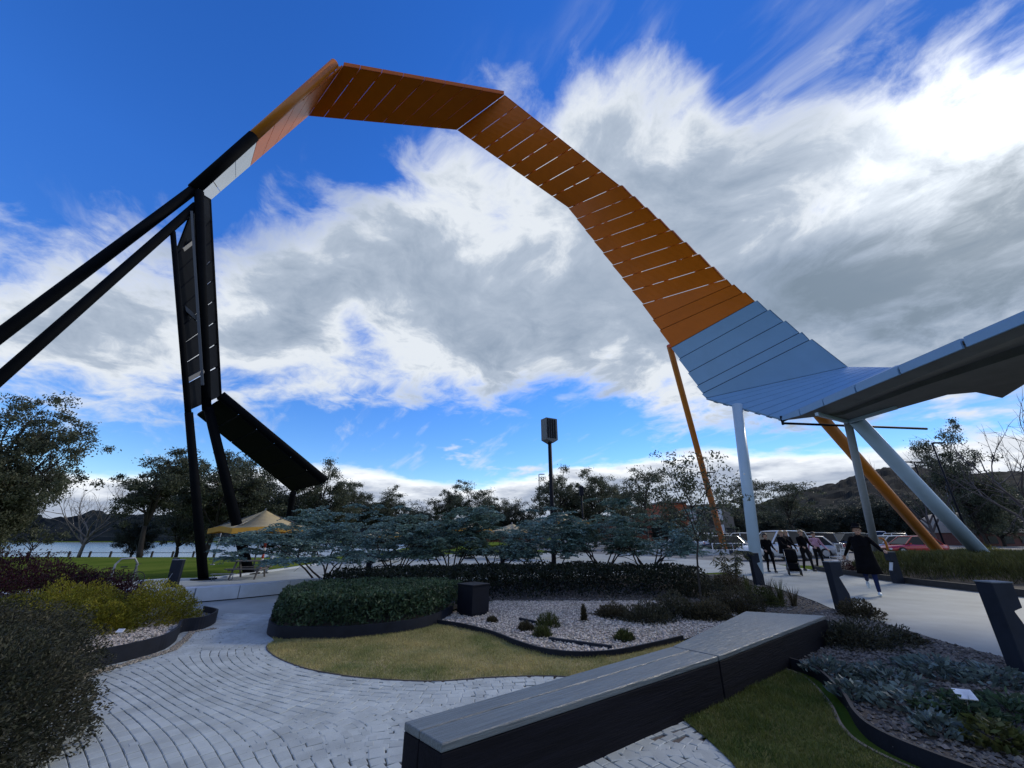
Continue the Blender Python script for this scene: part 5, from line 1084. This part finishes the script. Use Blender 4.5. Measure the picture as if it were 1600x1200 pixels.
# ------------------------------------------------------------------ people
SKIN = mat('skin', (.42, .24, .17), .55, var=.08); HAIRB = mat('brown_hair', (.03, .02, .014), .6); HAIRL = mat('blond_hair', (.38, .27, .16), .6); BLK = mat('black_cloth', (.0055, .0055, .0075), .9, spec=.08); NAVY = mat('navy_cloth', (.014, .022, .075), .85, spec=.15); CHAR = mat('charcoal_cloth', (.012, .012, .015), .9, spec=.1); PINK = mat('pink_cloth', (.48, .26, .36), .8); WSHOE = mat('white_shoe', (.62, .70, .75), .5); DSHOE = mat('dark_shoe', (.02, .02, .022), .5); BROWN = mat('brown_shoe', (.12, .05, .035), .5); EYE = mat('eye_dark', (.02, .015, .012), .3)
def person(loc, face, label, H=1.70, top=BLK, legs=BLK, shoe=DSHOE, hair=HAIRB, hairlen=.1, stride=.25, arms=((.12, .25), (-.12, .35)), headyaw=0.0, coat=None, hat=None, lift=0.0, out=(.03, .03), thick=1.0):
    """one continuous body facing -y locally; stride > 0 puts the left foot forward; arms = (swing, elbow bend) for each side"""
    s = H/1.72; root = empty('person', loc, face); tag(root, label, 'person'); prim = []      # prim: points, radii, material index
    MM = [SKIN, top, legs, shoe]; V_ = lambda x, y, z: Vector((x*s, y*s, z*s))
    prim.append(([V_(0, 0, .93), V_(0, .0, 1.02)], [.145*s*thick, .135*s*thick], 2)); prim.append(([V_(0, 0, 1.04), V_(0, -.01, 1.20), V_(0, .01, 1.36)], [.130*s*thick, .138*s*thick, .125*s*thick], 1))
    for q in (-1, 1): prim.append(([V_(q*.05, .01, 1.36), V_(q*.155, .01, 1.395)], [.09*s, .068*s], 1)); prim.append(([V_(q*.06, 0, .96), V_(q*.075, -.005, 1.18)], [.10*s, .098*s], 1))
    prim.append(([V_(0, .01, 1.40), V_(0, -.01, 1.52)], [.056*s, .05*s], 0))
    hc = V_(0, -.025, 1.60); cy, sy = math.cos(headyaw), math.sin(headyaw); hd = lambda x, y, z: hc+Vector(((x*cy-y*sy)*s, (x*sy+y*cy)*s, z*s))
    prim.append(([hd(0, .015, .025), hd(0, -.01, -.045)], [.092*s, .070*s], 0)); prim.append(([hd(0, -.085, -.005), hd(0, -.104, -.028)], [.013*s, .015*s], 0)); prim.append(([hd(0, -.062, -.085), hd(0, -.05, -.07)], [.026*s, .03*s], 0))
    for q in (-1, 1): prim.append(([hd(q*.088, .015, .012), hd(q*.090, .018, -.025)], [.016*s, .012*s], 0))
    for q in (-1, 1):
        st = stride*q; lf = lift if q < 0 else 0.0
        hip = V_(q*.09, 0, .93); foot = V_(q*.085, -st, .075+lf); kn = (hip+foot)/2+V_(0, -.055-.35*lf, .015); 
        if lf: foot = V_(q*.085, .34, .075+lf); kn = V_(q*.09, -.06, .50)
        prim.append(([hip, kn], [.092*s*thick, .062*s], 2)); prim.append(([kn, foot+V_(0, .0, .05)], [.060*s, .044*s], 2)); toe = V_(0, -.15, -.025) if not lf else V_(0, -.04, -.14)
        prim.append(([foot+V_(0, .035, -.025), foot+toe*.55+V_(0, 0, -.005), foot+toe], [.042*s, .045*s, .034*s], 3))
        sw, bend = arms[0 if q < 0 else 1]; ot = out[0 if q < 0 else 1]; sh = V_(q*.185, .01, 1.385); el = sh+V_(q*(.03+ot), -sw*.9, -.29*math.cos(min(1.2, abs(sw)+ot))); d = (el-sh).normalized(); fd = (d+Vector((-q*bend*.25, -bend, bend*.55))).normalized(); wr_ = el+fd*.25*s
        prim.append(([sh, el], [.058*s, .046*s], 1)); prim.append(([el, wr_], [.045*s, .034*s], 1)); pm = wr_+fd*.05*s; sd = fd.cross(Vector((0, 0, 1))).normalized() if abs(fd.z) < .98 else Vector((0, 1, 0))
        prim.append(([wr_+fd*.015*s, wr_+fd*.085*s], [.026*s, .030*s], 0)); nrm = fd.cross(sd)
        for k, (o_, l_) in enumerate(((-.028, .066), (-.010, .078), (.010, .074), (.028, .058))):
            b0 = wr_+fd*.085*s+sd*o_*s; k1 = b0+(fd*.9+nrm*.25)*l_*.55*s; prim.append(([b0, k1, k1+(fd*.55+nrm*.75)*l_*.5*s], [.0105*s, .0098*s, .0085*s], 0))
        tb = wr_+fd*.035*s-sd*.028*s; prim.append(([tb, tb+(fd*.5-sd*.8)*.04*s, tb+(fd*1.3-sd*.7)*.05*s], [.012*s, .011*s, .009*s], 0))
    b = MB()
    for pts, rs, mi in prim:
        b.tube(pts, rs, 12)
        for p, r in zip(pts, rs): b.ball(p, r, 12, 8)
    me = b.mesh('body_raw'); tmp = bpy.data.objects.new('tmp', me); COL.objects.link(tmp); rm = tmp.modifiers.new('r', 'REMESH'); rm.mode = 'VOXEL'; rm.voxel_size = .0095; sm_ = tmp.modifiers.new('s', 'SMOOTH'); sm_.iterations = 3; sm_.factor = .5
    dg = bpy.context.evaluated_depsgraph_get(); nm = bpy.data.meshes.new_from_object(tmp.evaluated_get(dg)); bpy.data.objects.remove(tmp); nm.name = 'body'
    nm.materials.clear(); [nm.materials.append(m) for m in MM]
    C = np.empty(len(nm.polygons)*3, np.float32); nm.polygons.foreach_get('center', C); C = C.reshape(-1, 3); best = np.full(len(C), 9.0); mi_ = np.zeros(len(C), np.int32)
    for pts, rs, mi in prim:
        for a, c, ra, rc in zip(pts[:-1], pts[1:], rs[:-1], rs[1:]):
            a = np.array(a); c = np.array(c); ab = c-a; t = np.clip((C-a)@ab/(ab@ab+1e-9), 0, 1); dd = np.linalg.norm(C-a-t[:, None]*ab, axis=1)-(ra+(rc-ra)*t); u = dd < best; best[u] = dd[u]; mi_[u] = mi
    nm.polygons.foreach_set('material_index', mi_); nm.polygons.foreach_set('use_smooth', np.ones(len(C), bool)); link('body', nm, root)
    hb_ = MB(); n = 16; vs = []; rings = [(.1, 1.0), (.55, .98), (1.0, .86), (1.4, .5)]
    for j in range(9):                                  # hair: a cap over the skull, longer at the back
        th = j/8*1.75
        for i in range(n):
            ph = 2*math.pi*i/n; x, y, z = math.sin(th)*math.cos(ph), math.sin(th)*math.sin(ph), math.cos(th)
            if y < -.25: z = max(z, .42)
            k = 1.10; zz = z*.108*k+.03
            if y > -.1 and j >= 6: zz -= hairlen*(j-5)/3
            vs.append(hd(x*.098*k, y*.108*k+.015, zz))
    hb_.add(vs, [(j*n+i, j*n+(i+1) % n, (j+1)*n+(i+1) % n, (j+1)*n+i) for j in range(8) for i in range(n)], True); ho = hb_.build('hair', hair, root); sd = ho.modifiers.new('t', 'SOLIDIFY'); sd.thickness = .012
    for q in (-1, 1): MB().ball(hd(q*.033, -.082, .008), .010*s, 8, 6).build('eye', EYE, root)
    MB().ball(hd(0, -.083, -.058), (.022*s, .007*s, .005*s), 8, 6).build('mouth', mat('lip', (.28, .10, .09), .5), root)
    if coat:
        cb_ = MB(); n = 24; vs = []; z0 = coat['hem']; fl = coat['flare']
        prof = [(1.44, .09, .08), (1.405, .20, .12), (1.30, .212, .165), (1.10, .20, .17), (.95, .215, .185), ((z0+.95)/2, .22+fl*.5, .19+fl*.45), (z0, .23+fl, .20+fl)]
        for z, rx, ry in prof:
            for i in range(n): ph = 2*math.pi*i/n; w = 1+.05*math.sin(ph*5+z*3)*max(0, 1.05-z)*1.5; vs.append(V_(math.cos(ph)*rx*w+coat.get('shift', 0)*max(0, 1.0-z), math.sin(ph)*ry*w+.01, z))
        cb_.add(vs, [(j*n+i, (j+1)*n+i, (j+1)*n+(i+1) % n, j*n+(i+1) % n) for j in range(len(prof)-1) for i in range(n)], True); co = cb_.build('coat', coat['mat'], root); sd = co.modifiers.new('t', 'SOLIDIFY'); sd.thickness = .012
    if hat:
        b = MB(); b.lathe([(0, .135), (.085, .13), (.098, .11), (.102, .02), (.16, .005), (.162, -.005), (.10, .0)], n=20); h_ = b.build('hat', hat, root); h_.location = hd(0, .01, .065); h_.rotation_euler = (R(-6), R(4), 0); h_.scale = (s, s, s)
    return root
g = G(1369, 931); person((g.x, g.y, .012), R(-38), 'person in a long black coat, black hat and white shoes striding on the path', 1.82, BLK, NAVY, WSHOE, HAIRB, .05, .16, ((-.35, .35), (.25, 1.0)), .2, {'mat': BLK, 'hem': .52, 'flare': .045, 'shift': .0}, BLK, lift=.22, out=(.10, .16), thick=1.15)
g = G(1207, 895); person((g.x, g.y, .012), R(-8), 'person in black jacket and slim black trousers, leftmost of the walking group', 1.62, BLK, BLK, DSHOE, HAIRB, .06, .16, ((.05, .9), (.05, .9)), .25)
g = G(1233, 892); pB = person((g.x, g.y, .012), R(6), 'blond person in black coat pushing the dark stroller', 1.74, BLK, CHAR, BROWN, HAIRL, .04, -.18, ((.35, .7), (.35, .7)), -.1, {'mat': BLK, 'hem': .72, 'flare': .02})
g = G(1265, 893); person((g.x, g.y, .012), R(-5), 'broad person in dark jacket and dark trousers right of the stroller', 1.76, BLK, CHAR, DSHOE, HAIRL, .0, .2, ((.15, .9), (.15, .9)), 0, thick=1.12)
g = G(1252, 888); person((g.x, g.y+.6, .012), R(-5), 'fair haired person half hidden behind the broad person in dark clothes', 1.76, CHAR, BLK, DSHOE, HAIRL, .02, -.15, ((.05, .2), (.05, .2)), .3)
g = G(1284, 890); person((g.x, g.y, .012), R(-12), 'person in pink top with dark sleeve, rightmost of the walking group', 1.68, PINK, CHAR, DSHOE, HAIRB, .02, .14, ((-.1, .3), (.1, .5)), .1, out=(.05, .08))
# stroller
g = G(1243, 899); sr = thing_at('stroller', (g.x, g.y, .012), 'dark stroller with hood pushed by the blond person', 'stroller', rz=R(-30)); sr.scale = (.85, .85, .95)
b = MB(); vs = []; n = 10
for i in range(n+1):
    t = -.35+(math.pi*.62+.35)*i/n
    for x in (-.24, -.12, .12, .24): r = .36 if abs(x) < .2 else .33; vs.append((x, .06-.02-r*math.cos(t)*.9, .70+r*math.sin(t)))
b.add(vs, [(4*i+j, 4*i+4+j, 4*i+5+j, 4*i+1+j) for i in range(n) for j in range(3)], True); h_ = b.build('hood', BLK, sr); sd = h_.modifiers.new('t', 'SOLIDIFY'); sd.thickness = .02
b = MB(); b.slab([(-.22, .22, .95), (.22, .22, .95), (.22, .08, .50), (-.22, .08, .50)], (0, .03, 0)); b.slab([(-.22, .08, .50), (.22, .08, .50), (.22, -.22, .48), (-.22, -.22, .48)], (0, 0, -.05)); b.slab([(-.2, -.22, .48), (.2, -.22, .48), (.2, -.40, .26), (-.2, -.40, .26)], (0, .03, 0)); b.build('seat', BLK, sr)
b = MB()
for s in (-.25, .25): b.tube([(s, -.38, .14), (s, .02, .52), (s, .42, 1.02)], .014, 8); b.tube([(s, .34, .14), (s, -.02, .56)], .014, 8)
b.tube([(-.25, .42, 1.02), (.25, .42, 1.02)], .016, 8); b.tube([(-.25, -.38, .15), (.25, -.38, .15)], .012, 8); b.tube([(-.25, .34, .15), (.25, .34, .15)], .012, 8); b.build('frame', M_METAL, sr)['kind'] = 'stuff'
for x, y in ((-.25, -.38), (.25, -.38), (-.25, .34), (.25, .34)): w_ = MB().tube([(x-.025, y, .14), (x+.025, y, .14)], .14, 16).build('wheel', MT, sr); MB().tube([(x-.03, y, .14), (x+.03, y, .14)], .06, 10).build('hub', M_METAL, w_)
b = MB(); b.box((0, .06, .24), (.40, .50, .16)); b.build('basket', BLK, sr)
